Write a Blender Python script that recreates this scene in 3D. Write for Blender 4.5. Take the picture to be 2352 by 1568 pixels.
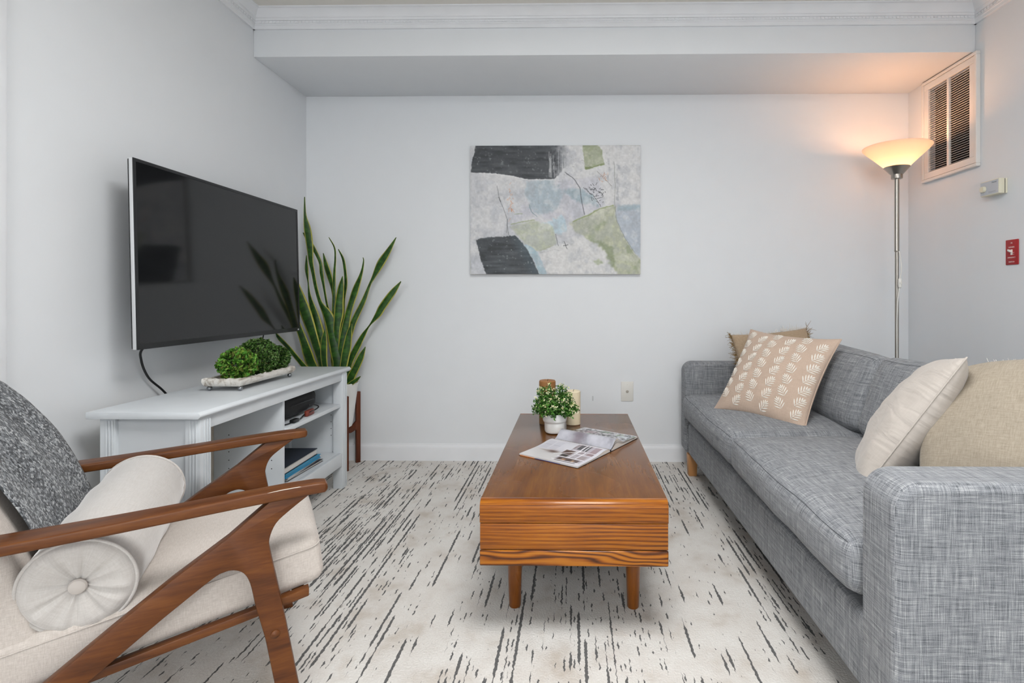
import bpy, bmesh, math, random
import numpy as np
from mathutils import Vector, Matrix, noise as mnoise

random.seed(7); rng = np.random.default_rng(7)
SC = bpy.context.scene
for _o in list(bpy.data.objects):
    bpy.data.objects.remove(_o)
COL = SC.collection

# ------------------------------------------------------------------ camera
F_PX, YAW, CX, CY, CAM_H = 1225.0, math.radians(0.85), 1300.0, 685.0, 0.98
cam_d = bpy.data.cameras.new('camera')
cam = bpy.data.objects.new('camera', cam_d); COL.objects.link(cam)
cam_d.sensor_fit = 'HORIZONTAL'; cam_d.sensor_width = 36.0
cam_d.lens = F_PX / 2352 * 36.0
cam_d.shift_x = (1176 - CX) / 2352
cam_d.shift_y = (CY - 784) / 2352
cam_d.clip_start = 0.02
cam.location = (0, 0, CAM_H)
cam.rotation_euler = (math.pi / 2, 0, YAW)
SC.camera = cam

# ------------------------------------------------------------------ world, lights, exposure
world = bpy.data.worlds.new('world'); SC.world = world
world.use_nodes = True
world.node_tree.nodes['Background'].inputs[0].default_value = (0.86, 0.93, 1.0, 1)
world.node_tree.nodes['Background'].inputs[1].default_value = 1.0

def area(name, loc, rot, sx, sy, power, col):
    d = bpy.data.lights.new(name, 'AREA'); d.shape = 'RECTANGLE'
    d.size = sx; d.size_y = sy; d.energy = power; d.color = col
    o = bpy.data.objects.new(name, d); COL.objects.link(o)
    o.location = loc; o.rotation_euler = rot
    return o
# added lamp for daylight through a made-up window behind the camera
area('added_window_light', (0.25, -5.12, 1.32), (math.pi / 2, 0, 0), 3.0, 2.0, 72, (0.94, 0.97, 1.0))
# added lamps for light from above, under made-up ceiling panels
area('added_ceiling_lamp', (0.15, 0.75, 2.34), (0, 0, 0), 0.85, 0.85, 36, (0.985, 0.99, 1.0))
area('added_ceiling_lamp', (0.15, -2.2, 2.34), (0, 0, 0), 0.85, 0.85, 38, (0.985, 0.99, 1.0))

SC.view_settings.view_transform = 'Standard'
SC.view_settings.look = 'None'
SC.view_settings.exposure = -0.04
SC.view_settings.gamma = 1.0
SC.view_settings.use_curve_mapping = False
SC.cycles.use_denoising = True
SC.cycles.use_light_tree = False
SC.cycles.max_bounces = 7
SC.cycles.diffuse_bounces = 4
SC.cycles.glossy_bounces = 3
SC.cycles.use_adaptive_sampling = True
SC.cycles.adaptive_threshold = 0.08
SC.cycles.adaptive_min_samples = 16
SC.cycles.caustics_reflective = False
SC.cycles.caustics_refractive = False
SC.cycles.sample_clamp_indirect = 6.0

# ------------------------------------------------------------------ materials
def lin(h):
    h = h.lstrip('#')
    c = [int(h[i:i + 2], 16) / 255 for i in (0, 2, 4)]
    return tuple((x / 12.92 if x <= 0.04045 else ((x + 0.055) / 1.055) ** 2.4) for x in c) + (1.0,)

class NT:
    def __init__(s, name):
        s.m = bpy.data.materials.new(name); s.m.use_nodes = True
        s.t = s.m.node_tree
        s.b = s.t.nodes['Principled BSDF']
        s.out = s.t.nodes['Material Output']
    def n(s, typ, ins=None, **props):
        nd = s.t.nodes.new(typ)
        for k, v in props.items():
            setattr(nd, k, v)
        for k, v in (ins or {}).items():
            s.set(nd.inputs[k], v)
        return nd
    def set(s, sock, v):
        if isinstance(v, bpy.types.NodeSocket):
            s.t.links.new(v, sock)
        else:
            sock.default_value = v
    def p(s, **k):
        names = dict(col='Base Color', rough='Roughness', metal='Metallic', normal='Normal', coat='Coat Weight',
                     coatr='Coat Roughness', spec='Specular IOR Level', sheen='Sheen Weight', emis='Emission Color',
                     emiss='Emission Strength', trans='Transmission Weight', sub='Subsurface Weight', ior='IOR', sheenr='Sheen Roughness')
        for a, v in k.items():
            s.set(s.b.inputs[names[a]], v)
        return s
    def co(s, kind='Object', scale=(1, 1, 1), rot=(0, 0, 0), loc=(0, 0, 0)):
        tc = s.n('ShaderNodeTexCoord')
        mp = s.n('ShaderNodeMapping', {'Vector': tc.outputs[kind], 'Scale': scale, 'Rotation': rot, 'Location': loc})
        return mp.outputs[0]
    def noise(s, vec, scale=5, detail=3, rough=0.5, dist=0.0):
        return s.n('ShaderNodeTexNoise', {'Vector': vec, 'Scale': scale, 'Detail': detail, 'Roughness': rough, 'Distortion': dist}).outputs[0]
    def ramp(s, fac, stops, interp='LINEAR'):
        r = s.n('ShaderNodeValToRGB', {'Fac': fac})
        r.color_ramp.interpolation = interp
        el = r.color_ramp.elements
        while len(el) < len(stops): el.new(0.5)
        for e, (p, c) in zip(el, stops):
            e.position = p
            e.color = c if not isinstance(c, (int, float)) else (c, c, c, 1)
        return r.outputs[0]
    def mix(s, fac, a, b, typ='MIX'):
        m = s.n('ShaderNodeMix', data_type='RGBA', blend_type=typ)
        s.set(m.inputs[0], fac); s.set(m.inputs[6], a); s.set(m.inputs[7], b)
        return m.outputs[2]
    def math(s, op, a, b=0.0, c=0.0):
        m = s.n('ShaderNodeMath', operation=op)
        s.set(m.inputs[0], a); s.set(m.inputs[1], b); s.set(m.inputs[2], c)
        return m.outputs[0]
    def bump(s, h, strength=0.3, dist=0.002):
        return s.n('ShaderNodeBump', {'Height': h, 'Strength': strength, 'Distance': dist}).outputs[0]

MATS = {}
def simple(name, col, rough=0.5, metal=0.0, bump=None, var=0.055, **k):
    t = NT(name); t.p(col=lin(col), rough=rough, metal=metal, **k)
    v = t.co('Object')
    nz = t.noise(v, 9, 1)
    t.p(col=t.mix(nz, tuple(x * (1 - var) for x in lin(col)[:3]) + (1,), tuple(min(1, x * (1 + var)) for x in lin(col)[:3]) + (1,)))
    if bump:
        t.p(normal=t.bump(t.noise(v, bump[0], 3), bump[1], bump[2]))
    MATS[name] = t.m
    return t.m

simple('wall_paint', '#e7eaed', 0.62, var=0.012)
simple('ceiling_paint', '#e6e3dc', 0.8, var=0.012)
simple('trim_paint', '#ebedf0', 0.38)
simple('furniture_white', '#dbe0e4', 0.42, bump=(90, 0.06, 0.0008))
simple('back_panel', '#c9c0b2', 0.6)
simple('black_plastic', '#17181a', 0.38)
simple('black_matte', '#1b1c1e', 0.75, bump=(60, 0.3, 0.002))
simple('dark_void', '#0c0b0a', 0.9)
simple('silver', '#d4d6d8', 0.34, 0.25)
simple('steel', '#a8a29a', 0.3, 1.0)
simple('ball_metal', '#8e9194', 0.24, 1.0)
simple('vent_white', '#e6e3df', 0.45)
simple('duct_shade', '#150e09', 0.95)  # near-black colour paints in the shade of the duct behind the louvers
simple('ivory_plastic', '#e4dfc9', 0.42)
simple('plate_white', '#e2e0da', 0.4)
simple('thermo_face', '#c3c8cf', 0.4)
simple('red_plate', '#a81d22', 0.4)
simple('white_plastic', '#eceae4', 0.35)
simple('pot_white', '#eff0ee', 0.45)
simple('soil', '#2c221b', 0.95, bump=(80, 0.8, 0.01))
simple('candle_cream', '#e7d9ba', 0.5, bump=(30, 0.1, 0.002), sub=0.0)
simple('wick', '#2a2522', 0.8)
simple('book_navy', '#252c39', 0.55)
simple('book_blue', '#2f8fb8', 0.4)
simple('paper', '#dedad4', 0.7, bump=(200, 0.2, 0.001))
simple('mag_cover', '#cfcfd2', 0.35)
simple('mag_dark', '#2b2d38', 0.35)
simple('mag_spine_orange', '#d58a5c', 0.35)
simple('mag_spine_blue', '#4a4d80', 0.35)
simple('birch', '#c08a55', 0.45)
simple('stand_wood', '#5b2d16', 0.45)
simple('body_dark', '#241206', 0.6)
simple('grey_patch', '#cdd0d2', 0.7)
simple('text_grey', '#8d949c', 0.6)
simple('text_white', '#f0dfdc', 0.6)
simple('red_item', '#7c3324', 0.4)
simple('button_fabric', '#c2bbb5', 0.8)
simple('seam_grey', '#4b4e52', 0.95)

def m_candle_brown():
    t = NT('candle_brown')
    v = t.co('Object', (1, 1, 1))
    z = t.n('ShaderNodeSeparateXYZ', {0: v}).outputs[2]
    nz = t.noise(v, 25, 3)
    g = t.math('ADD', t.math('MULTIPLY', z, 4.2), t.math('MULTIPLY', nz, 0.12))
    t.p(col=t.ramp(g, [(0.0, lin('#8a6a48')), (0.5, lin('#a27546')), (0.9, lin('#9a6a3c'))]), rough=0.5)
    MATS['candle_brown'] = t.m
m_candle_brown()

def m_carpet():
    t = NT('carpet_streaked')
    tc = t.n('ShaderNodeTexCoord').outputs['Object']
    fine = t.noise(t.co('Object', (190, 150, 1)), 1, 1)
    jag = t.noise(t.co('Object', (55, 75, 1), loc=(3, 1, 0)), 1, 1)
    dens = t.noise(t.co('Object', (2.6, 0.8, 1)), 1, 1)
    blot = t.noise(t.co('Object', (7, 6, 1)), 1, 3, 0.6)
    sx = t.n('ShaderNodeSeparateXYZ', {0: tc})
    x = t.math('ADD', sx.outputs[0], t.math('MULTIPLY', t.math('SUBTRACT', jag, 0.5), 0.0085))
    y = sx.outputs[1]
    def lines(w, ky, seed, thr, gain, hmax):
        c = t.math('ADD', t.math('DIVIDE', x, w), seed)
        i = t.math('FLOOR', c)
        fr = t.math('SUBTRACT', t.math('FRACT', c), 0.5)
        wn = t.n('ShaderNodeTexWhiteNoise', {'W': i}, noise_dimensions='1D')
        r1 = wn.outputs[0]
        r2 = t.n('ShaderNodeSeparateColor', {0: wn.outputs[1]}).outputs[1]
        n = t.n('ShaderNodeTexNoise', {'Vector': t.n('ShaderNodeCombineXYZ', {0: t.math('MULTIPLY', y, ky), 1: t.math('MULTIPLY', r1, 97.0), 2: 0.0}).outputs[0], 'Scale': 1.0, 'Detail': 2.5, 'Roughness': 0.62}, noise_dimensions='2D').outputs[0]
        am = t.math('ADD', n, t.math('MULTIPLY', t.math('SUBTRACT', dens, 0.5), 0.42))
        am = t.math('ADD', am, t.math('MULTIPLY', t.math('SUBTRACT', r2, 0.5), 0.20))
        hw = t.math('MINIMUM', t.math('MULTIPLY', t.math('SUBTRACT', am, thr), gain), hmax)
        d = t.math('ABSOLUTE', t.math('SUBTRACT', fr, t.math('MULTIPLY', t.math('SUBTRACT', r1, 0.5), 0.3)))
        return t.math('MULTIPLY', t.math('SUBTRACT', hw, d), w * 900)
    a = lines(0.0245, 3.6, 3.0, 0.535, 2.0, 0.19)
    b = lines(0.0135, 15.0, 41.3, 0.575, 2.2, 0.22)
    msk = t.n('ShaderNodeClamp', {0: t.math('MAXIMUM', a, b)}).outputs[0]
    base = t.ramp(blot, [(0.28, lin('#c9c0b6')), (0.45, lin('#dfdbd6')), (0.62, lin('#e8e6e2')), (0.8, lin('#d4ccc3'))])
    base = t.mix(t.math('MULTIPLY', fine, 0.45), base, lin('#c2bcb4'))
    dark = t.mix(fine, lin('#434446'), lin('#656565'))
    t.p(col=t.mix(t.math('MULTIPLY', msk, 0.93), base, dark), rough=0.95, spec=0.1)
    t.p(normal=t.bump(fine, 0.45, 0.004))
    MATS['carpet'] = t.m
m_carpet()

def m_wood(name, c_dark, c_mid, c_light, scale=(3, 40, 40), rot=(0, 0, 0), rough=0.35, coat=0.25, contrast=1.0, bump=0.1, big=1.0):
    t = NT(name)
    v = t.co('Object', scale, rot)
    g = t.noise(v, 1.0, 5, 0.6, 0.6)
    fine = t.noise(t.co('Object', tuple(s * 6 for s in scale), rot), 1.0, 2, 0.6)
    bl = t.noise(t.co('Object', (4 * big, 4 * big, 4 * big)), 1, 3)
    f = t.math('ADD', t.math('MULTIPLY', g, 0.62), t.math('MULTIPLY', fine, 0.22))
    f = t.math('ADD', f, t.math('MULTIPLY', bl, 0.16))
    c = t.ramp(f, [(0.5 - 0.17 / contrast, lin(c_dark)), (0.5, lin(c_mid)), (0.5 + 0.17 / contrast, lin(c_light))])
    t.p(col=c, rough=t.math('ADD', rough - 0.08, t.math('MULTIPLY', bl, 0.16)), coat=coat, coatr=0.2, spec=0.32)
    t.p(normal=t.bump(fine, bump, 0.0008))
    MATS[name] = t.m
m_wood('chair_wood', '#42200a', '#5f3411', '#76471b', (4, 38, 38), (0, 0, 0), 0.42, 0.07)
m_wood('chair_wood_diag', '#42200a', '#5d3210', '#714218', (4, 38, 38), (0, math.radians(36), 0), 0.44, 0.05)
m_wood('table_top_wood', '#55300b', '#6c4011', '#7e4f18', (30, 2.2, 30), (0, 0, 0), 0.26, 0.35, 1.0, 0.05)
m_wood('table_leg_wood', '#673609', '#7d450f', '#905619', (40, 40, 5), (0, 0, 0), 0.3, 0.3)
m_wood('plant_stand_wood', '#4a2111', '#5e2d17', '#70391d', (40, 40, 5), (0, 0, 0), 0.42, 0.15)

def m_table_face(name, wavy):
    t = NT(name)
    big = wavy > 2
    d = t.noise(t.co('Object', (3.0 if big else 1.6, 3.2, 13 if big else 7), loc=(wavy * 3.1, 0, wavy * 2)), 1, 2, 0.45)
    sx = t.n('ShaderNodeSeparateXYZ', {0: t.co('Object')})
    xw = t.math('MULTIPLY_ADD', sx.outputs[0], 1.8, 0.5)
    xw = t.n('ShaderNodeClamp', {0: xw}).outputs[0]
    ph = t.math('ADD', t.math('MULTIPLY', sx.outputs[2], 330 if big else 520), t.math('MULTIPLY', d, 46 if big else 30))
    w = t.math('MULTIPLY_ADD', t.math('SINE', ph), 0.5, 0.5)
    w = t.math('POWER', w, 0.55)
    amp = 0.62 if big else t.math('MULTIPLY_ADD', t.math('MULTIPLY', xw, xw), 0.30 if wavy > 1 else 0.06, 0.16)
    fine = t.noise(t.co('Object', (7, 60, 520)), 1, 4, 0.65)
    lo = t.noise(t.co('Object', (5, 5, 14)), 1, 2)
    f = t.math('ADD', t.math('MULTIPLY', t.math('SUBTRACT', w, 0.6), amp), fine)
    f = t.math('ADD', f, t.math('MULTIPLY', t.math('SUBTRACT', lo, 0.5), 0.3))
    c = t.ramp(f, [(0.18, lin('#452004')), (0.38, lin('#783e08')), (0.52, lin('#93520c')), (0.70, lin('#ad6a17'))])
    t.p(col=c, rough=0.32, coat=0.3, coatr=0.12, spec=0.3, normal=t.bump(fine, 0.06, 0.0005))
    MATS[name] = t.m
m_table_face('table_face_upper', 0.7)
m_table_face('table_face_mid', 1.3)
m_table_face('table_face_low', 2.6)

def m_sofa():
    t = NT('sofa_fabric')
    v1 = t.noise(t.co('UV', (560, 17, 1)), 1, 2, 0.7)
    v2 = t.noise(t.co('UV', (17, 560, 1), loc=(5, 3, 0)), 1, 2, 0.7)
    v3 = t.noise(t.co('UV', (130, 2.5, 1), loc=(1, 9, 0)), 1, 1, 0.6)
    v4 = t.noise(t.co('UV', (2.5, 130, 1), loc=(7, 2, 0)), 1, 1, 0.6)
    weave = t.noise(t.co('UV', (900, 900, 1)), 1, 0)
    f = t.math('ADD', t.math('MULTIPLY', v1, 0.46), t.math('MULTIPLY', v2, 0.48))
    f = t.math('ADD', f, t.math('MULTIPLY', v3, 0.15))
    f = t.math('ADD', f, t.math('MULTIPLY', v4, 0.15))
    f = t.math('ADD', f, t.math('MULTIPLY', weave, 0.16))
    f = t.math('SUBTRACT', f, 0.20)
    c = t.ramp(f, [(0.32, lin('#4a4d51')), (0.42, lin('#707378')), (0.51, lin('#8b8e92')), (0.60, lin('#a4a6a9')), (0.70, lin('#cdcdce'))])
    t.p(col=c, rough=0.92, spec=0.12, sheen=0.12)
    t.p(normal=t.bump(weave, 0.4, 0.0012))
    MATS['sofa_fabric'] = t.m
m_sofa()

def m_linen(name, c1, c2, scale=420, bump=0.3, wr=0.0, rough=0.9, sheen=0.15, cloudy=0.0):
    t = NT(name)
    a = t.noise(t.co('UV', (scale, scale * 0.12, 1)), 1, 2, 0.6)
    b = t.noise(t.co('UV', (scale * 0.12, scale, 1), loc=(4, 4, 0)), 1, 2, 0.6)
    w = t.noise(t.co('UV', (scale * 1.6, scale * 1.6, 1)), 1, 1)
    f = t.math('ADD', t.math('MULTIPLY', a, 0.4), t.math('MULTIPLY', b, 0.4))
    f = t.math('ADD', f, t.math('MULTIPLY', w, 0.2))
    c = t.ramp(f, [(0.36, lin(c1)), (0.64, lin(c2))])
    t.p(col=c, rough=rough, spec=0.15, sheen=sheen)
    nrm = t.bump(w, bump, 0.0008)
    if wr:
        wv = t.noise(t.co('UV', (8, 20, 1), (0, 0, 0.5)), 1, 2, 0.5, 1.2)
        nb = t.n('ShaderNodeBump', {'Height': wv, 'Strength': wr, 'Distance': 0.012, 'Normal': nrm})
        nrm = nb.outputs[0]
    t.p(normal=nrm)
    MATS[name] = t.m
m_linen('chair_fabric', '#b9b0a8', '#d2cac3', 520, 0.4)
m_linen('bolster_velvet', '#bfbab5', '#cdc9c5', 300, 0.1, 0.12, 0.7, 0.6)
m_linen('pillow_cream', '#bdb5ad', '#c4bcb4', 300, 0.1, 0.5, 0.75, 0.3)
m_linen('pillow_linen', '#938979', '#aea393', 330, 0.4, 0.15)
m_linen('pillow_tan', '#a28d74', '#b7a289', 330, 0.35, 0.12)
m_linen('pillow_blush', '#bda695', '#c9b4a3', 360, 0.25, 0.15)
m_linen('embroidery', '#e6e0d6', '#f2ede4', 600, 0.5)
m_linen('fringe_tan', '#7c6238', '#a5854f', 200, 0.3)
m_linen('fringe_white', '#d9d4cc', '#ece8e2', 200, 0.3)

def m_throw():
    t = NT('throw_knit')
    v = t.co('UV', (215, 170, 1), (0, 0, 0.35))
    vo = t.n('ShaderNodeTexVoronoi', {'Vector': v, 'Scale': 1.0}, feature='F1')
    col = t.n('ShaderNodeSeparateColor', {0: vo.outputs['Color']}).outputs[0]
    nz = t.noise(t.co('UV', (380, 330, 1)), 1, 1)
    lo = t.noise(t.co('UV', (10, 4, 1)), 1, 2)
    f = t.math('ADD', t.math('MULTIPLY', col, 0.55), t.math('MULTIPLY', nz, 0.45))
    f = t.math('ADD', f, t.math('MULTIPLY', t.math('SUBTRACT', lo, 0.5), 0.3))
    c = t.ramp(f, [(0.12, lin('#2c2e31')), (0.42, lin('#55585c')), (0.62, lin('#85898d')), (0.88, lin('#d0d2d3'))])
    t.p(col=c, rough=0.95, spec=0.1, sheen=0.2)
    t.p(normal=t.bump(t.math('SUBTRACT', 1.0, vo.outputs['Distance']), 0.8, 0.004))
    MATS['throw_knit'] = t.m
m_throw()

def m_leaf_snake():
    t = NT('snake_leaf')
    uv = t.n('ShaderNodeTexCoord').outputs['UV']
    s = t.n('ShaderNodeSeparateXYZ', {0: uv})
    d = t.math('ABSOLUTE', t.math('SUBTRACT', s.outputs[0], 0.5))
    wob = t.noise(t.co('UV', (2, 10, 1)), 1, 2)
    d = t.math('ADD', d, t.math('MULTIPLY', t.math('SUBTRACT', wob, 0.5), 0.09))
    band = t.noise(t.co('UV', (1.2, 34, 1)), 1, 2, 0.5)
    g = t.ramp(band, [(0.34, lin('#1b3811')), (0.5, lin('#264c16')), (0.68, lin('#3a651f'))])
    e = t.ramp(d, [(0.355, 0.0), (0.395, 1.0)])
    t.p(col=t.mix(e, g, lin('#aeaa4c')), rough=0.42, spec=0.4)
    MATS['snake_leaf'] = t.m
m_leaf_snake()

def m_foliage(name, cols, rough=0.5):
    t = NT(name)
    oi = t.n('ShaderNodeAttribute', attribute_name='tint')
    n = len(cols)
    c = t.ramp(oi.outputs['Fac'], [(i / (n - 1), lin(x)) for i, x in enumerate(cols)])
    t.p(col=c, rough=rough, spec=0.35)
    MATS[name] = t.m
m_foliage('boxwood_bright', ['#24400e', '#3a6418', '#4c8226', '#63a040', '#8bb84c', '#74803a', '#5a5626'])
m_foliage('boxwood_dark', ['#182c0c', '#294614', '#385c1e', '#4a7030', '#7a9a5c', '#56602a'])
m_foliage('tea_leaf', ['#244218', '#366322', '#487a2c', '#5f923c', '#466e2c'])
m_foliage('tea_flower', ['#d9dc9c', '#eceabf', '#f2f0d8'])
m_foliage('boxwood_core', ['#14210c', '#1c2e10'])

def m_attr(name, rough=0.5, coat=0.0, bump=0.0):
    t = NT(name)
    a = t.n('ShaderNodeAttribute', attribute_name='paint')
    t.p(col=a.outputs['Color'], rough=rough, coat=coat)
    if bump:
        t.p(normal=t.bump(t.noise(t.co('Object'), 420, 3), bump, 0.0015))
    MATS[name] = t.m
m_attr('canvas_paint', 0.6, 0.0, 0.3)
m_attr('page_print', 0.32, 0.15)

def m_tray():
    t = NT('whitewashed_wood')
    a = t.noise(t.co('Object', (60, 9, 60)), 1, 5, 0.7, 0.5)
    b = t.noise(t.co('Object', (25, 25, 25)), 1, 3)
    f = t.math('ADD', t.math('MULTIPLY', a, 0.65), t.math('MULTIPLY', b, 0.35))
    t.p(col=t.ramp(f, [(0.34, lin('#7c6f60')), (0.42, lin('#b9b1a6')), (0.5, lin('#d9d5ce')), (0.7, lin('#e8e5df'))]), rough=0.75)
    t.p(normal=t.bump(f, 0.6, 0.004))
    MATS['whitewashed_wood'] = t.m
m_tray()

def m_screen():
    t = NT('tv_screen')
    t.p(col=lin('#101112'), rough=0.07, spec=0.5)
    nz = t.noise(t.co('Object'), 500, 1)
    t.p(rough=t.math('MULTIPLY_ADD', nz, 0.03, 0.06))
    MATS['tv_screen'] = t.m
m_screen()

def m_shade():
    t = NT('frosted_glass_shade')
    d = t.n('ShaderNodeBsdfDiffuse', {'Color': lin('#f3e6d8'), 'Roughness': 0.3})
    tr = t.n('ShaderNodeBsdfTranslucent', {'Color': lin('#fff8f0')})
    gl = t.n('ShaderNodeBsdfGlossy', {'Color': (1, 1, 1, 1), 'Roughness': 0.25})
    mx = t.n('ShaderNodeMixShader', {0: 0.72, 1: d.outputs[0], 2: tr.outputs[0]})
    mx2 = t.n('ShaderNodeMixShader', {0: 0.05, 1: mx.outputs[0], 2: gl.outputs[0]})
    t.t.links.new(mx2.outputs[0], t.out.inputs[0])
    MATS['lamp_shade'] = t.m
m_shade()

def m_bulb():
    t = NT('bulb_glow'); t.p(col=(1, 1, 1, 1), emis=(1.0, 0.64, 0.38, 1), emiss=85.0)
    MATS['bulb_glow'] = t.m
    t = NT('added_panel_glow'); t.p(col=(1, 1, 1, 1), emis=(1.0, 0.96, 0.9, 1), emiss=3.0)  # glow for the diffusers of the made-up ceiling panels
    MATS['added_panel_glow'] = t.m
m_bulb()

# ------------------------------------------------------------------ geometry helpers
def empty(name, loc=(0, 0, 0), rz=0.0):
    o = bpy.data.objects.new(name, None); COL.objects.link(o)
    o.empty_display_size = 0.1
    o.location = loc; o.rotation_euler = (0, 0, rz)
    return o

def tag(o, label=None, cat=None, group=None, kind=None):
    if label: o['label'] = label
    if cat: o['category'] = cat
    if group: o['group'] = group
    if kind: o['kind'] = kind
    return o

def root_of(p):
    while p is not None and p.parent is not None: p = p.parent
    return p

def box_uv(me):
    uvl = me.uv_layers.new(name='UVMap')
    n = len(me.loops)
    vi = np.empty(n, np.int32); me.loops.foreach_get('vertex_index', vi)
    co = np.empty(len(me.vertices) * 3, np.float32); me.vertices.foreach_get('co', co); co = co.reshape(-1, 3)
    nf = len(me.polygons)
    no = np.empty(nf * 3, np.float32); me.polygons.foreach_get('normal', no); no = np.abs(no.reshape(-1, 3))
    lt = np.empty(nf, np.int32); me.polygons.foreach_get('loop_total', lt)
    ax = np.repeat(no.argmax(1), lt)
    c = co[vi]
    uv = np.where((ax == 0)[:, None], c[:, [1, 2]], np.where((ax == 1)[:, None], c[:, [0, 2]], c[:, [0, 1]]))
    uvl.data.foreach_set('uv', uv.astype(np.float32).ravel())

def mk(name, verts, faces, mat, parent=None, smooth=True, bevel=0.0, seg=2, uv='box', local=False, angle=35, bev_angle=30):
    """One mesh object. Vertices are world coordinates unless local; with a parent they are stored relative to the root."""
    verts = np.asarray(verts, dtype=float).reshape(-1, 3)
    if parent is not None and not local:
        r = root_of(parent)
        verts = verts - np.array(r.location)
    me = bpy.data.meshes.new(name)
    me.from_pydata(verts.tolist(), [], [list(map(int, f)) for f in faces])
    bm = bmesh.new(); bm.from_mesh(me)
    bmesh.ops.recalc_face_normals(bm, faces=bm.faces)
    if bevel > 0:
        es = [e for e in bm.edges if len(e.link_faces) == 2 and e.calc_face_angle(0) > math.radians(bev_angle)]
        bmesh.ops.bevel(bm, geom=es, offset=bevel, segments=seg, profile=0.5, affect='EDGES', clamp_overlap=True)
    bm.to_mesh(me); bm.free()
    if smooth:
        me.polygons.foreach_set('use_smooth', [True] * len(me.polygons))
        if angle < 180:
            me.set_sharp_from_angle(angle=math.radians(angle))
    if uv == 'box': box_uv(me)
    if mat: me.materials.append(MATS[mat])
    o = bpy.data.objects.new(name, me); COL.objects.link(o)
    if parent is not None: o.parent = parent
    return o

def grid_obj(name, P, mat, parent=None, uv=None, closed_u=False, closed_v=False, local=False, solid=0.0, smooth=True, caps=False):
    """P: (nu,nv,3) array of points; uv (nu,nv,2) in own units."""
    P = np.asarray(P, float); nu, nv = P.shape[:2]
    verts = P.reshape(-1, 3)
    if parent is not None and not local:
        verts = verts - np.array(root_of(parent).location)
    faces = []
    ru = nu if closed_u else nu - 1; rv = nv if closed_v else nv - 1
    fuv = []
    if uv is None:
        uv = np.stack(np.meshgrid(np.arange(nu), np.arange(nv), indexing='ij'), -1) * 0.01
    for i in range(ru):
        for j in range(rv):
            a, b = (i + 1) % nu, (j + 1) % nv
            faces.append((i * nv + j, a * nv + j, a * nv + b, i * nv + b))
    if caps and closed_v:
        faces.append([j for j in range(nv)][::-1]); faces.append([(nu - 1) * nv + j for j in range(nv)])
    me = bpy.data.meshes.new(name)
    me.from_pydata(verts.tolist(), [], faces)
    uvl = me.uv_layers.new(name='UVMap')
    n = len(me.loops); vi = np.empty(n, np.int32); me.loops.foreach_get('vertex_index', vi)
    uvl.data.foreach_set('uv', np.asarray(uv, np.float32).reshape(-1, 2)[vi].ravel())
    if smooth: me.polygons.foreach_set('use_smooth', [True] * len(me.polygons))
    if mat: me.materials.append(MATS[mat])
    o = bpy.data.objects.new(name, me); COL.objects.link(o)
    if parent is not None: o.parent = parent
    if solid:
        md = o.modifiers.new('thickness', 'SOLIDIFY'); md.thickness = solid; md.offset = 0
    return o

def box(x0, x1, y0, y1, z0, z1):
    v = [(x, y, z) for x in (x0, x1) for y in (y0, y1) for z in (z0, z1)]
    f = [(0, 1, 3, 2), (4, 6, 7, 5), (0, 4, 5, 1), (2, 3, 7, 6), (0, 2, 6, 4), (1, 5, 7, 3)]
    return v, f

def boxes(lst):
    V, Fs = [], []
    for b in lst:
        v, f = box(*b); k = len(V)
        V += v; Fs += [tuple(i + k for i in q) for q in f]
    return V, Fs

def bx(name, b, mat, parent=None, bevel=0.0, **k):
    v, f = box(*b)
    return mk(name, v, f, mat, parent, bevel=bevel, **k)

def lathe(prof, seg=32, c=(0, 0, 0), cap0=False, cap1=False):
    V, Fs = [], []
    for r, z in prof:
        for k in range(seg):
            a = 2 * math.pi * k / seg
            V.append((c[0] + r * math.cos(a), c[1] + r * math.sin(a), c[2] + z))
    for i in range(len(prof) - 1):
        for k in range(seg):
            l = (k + 1) % seg
            Fs.append((i * seg + k, i * seg + l, (i + 1) * seg + l, (i + 1) * seg + k))
    if cap0: Fs.append(tuple(range(seg))[::-1])
    if cap1: Fs.append(tuple((len(prof) - 1) * seg + k for k in range(seg)))
    return V, Fs

def tube(pts, r, seg=8, closed=False):
    pts = [Vector(p) for p in pts]; n = len(pts)
    rr = r if hasattr(r, '__len__') else [r] * n
    V, Fs = [], []
    up = Vector((0, 0, 1)); prev = None
    for i, p in enumerate(pts):
        a = pts[(i - 1) % n] if (closed or i > 0) else p
        b = pts[(i + 1) % n] if (closed or i < n - 1) else p
        t = (b - a).normalized()
        if prev is None:
            s = t.cross(up)
            if s.length < 1e-3: s = t.cross(Vector((1, 0, 0)))
        else:
            s = prev - t * prev.dot(t)
        s.normalize(); prev = s
        q = t.cross(s)
        for k in range(seg):
            an = 2 * math.pi * k / seg
            V.append(tuple(p + (s * math.cos(an) + q * math.sin(an)) * rr[i]))
    m = n if closed else n - 1
    for i in range(m):
        j = (i + 1) % n
        for k in range(seg):
            l = (k + 1) % seg
            Fs.append((i * seg + k, i * seg + l, j * seg + l, j * seg + k))
    if not closed:
        Fs.append(tuple(range(seg))[::-1]); Fs.append(tuple((n - 1) * seg + k for k in range(seg)))
    return V, Fs

def spline(pts, n):
    """Catmull-Rom through the points, n samples per span."""
    pts = [np.array(p, float) for p in pts]
    P = [2 * pts[0] - pts[1]] + pts + [2 * pts[-1] - pts[-2]]
    out = []
    for i in range(1, len(P) - 2):
        for k in range(n):
            t = k / n
            out.append(0.5 * ((2 * P[i]) + (-P[i - 1] + P[i + 1]) * t + (2 * P[i - 1] - 5 * P[i] + 4 * P[i + 1] - P[i + 2]) * t * t
                              + (-P[i - 1] + 3 * P[i] - 3 * P[i + 1] + P[i + 2]) * t ** 3))
    out.append(pts[-1])
    return np.array(out)

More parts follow.
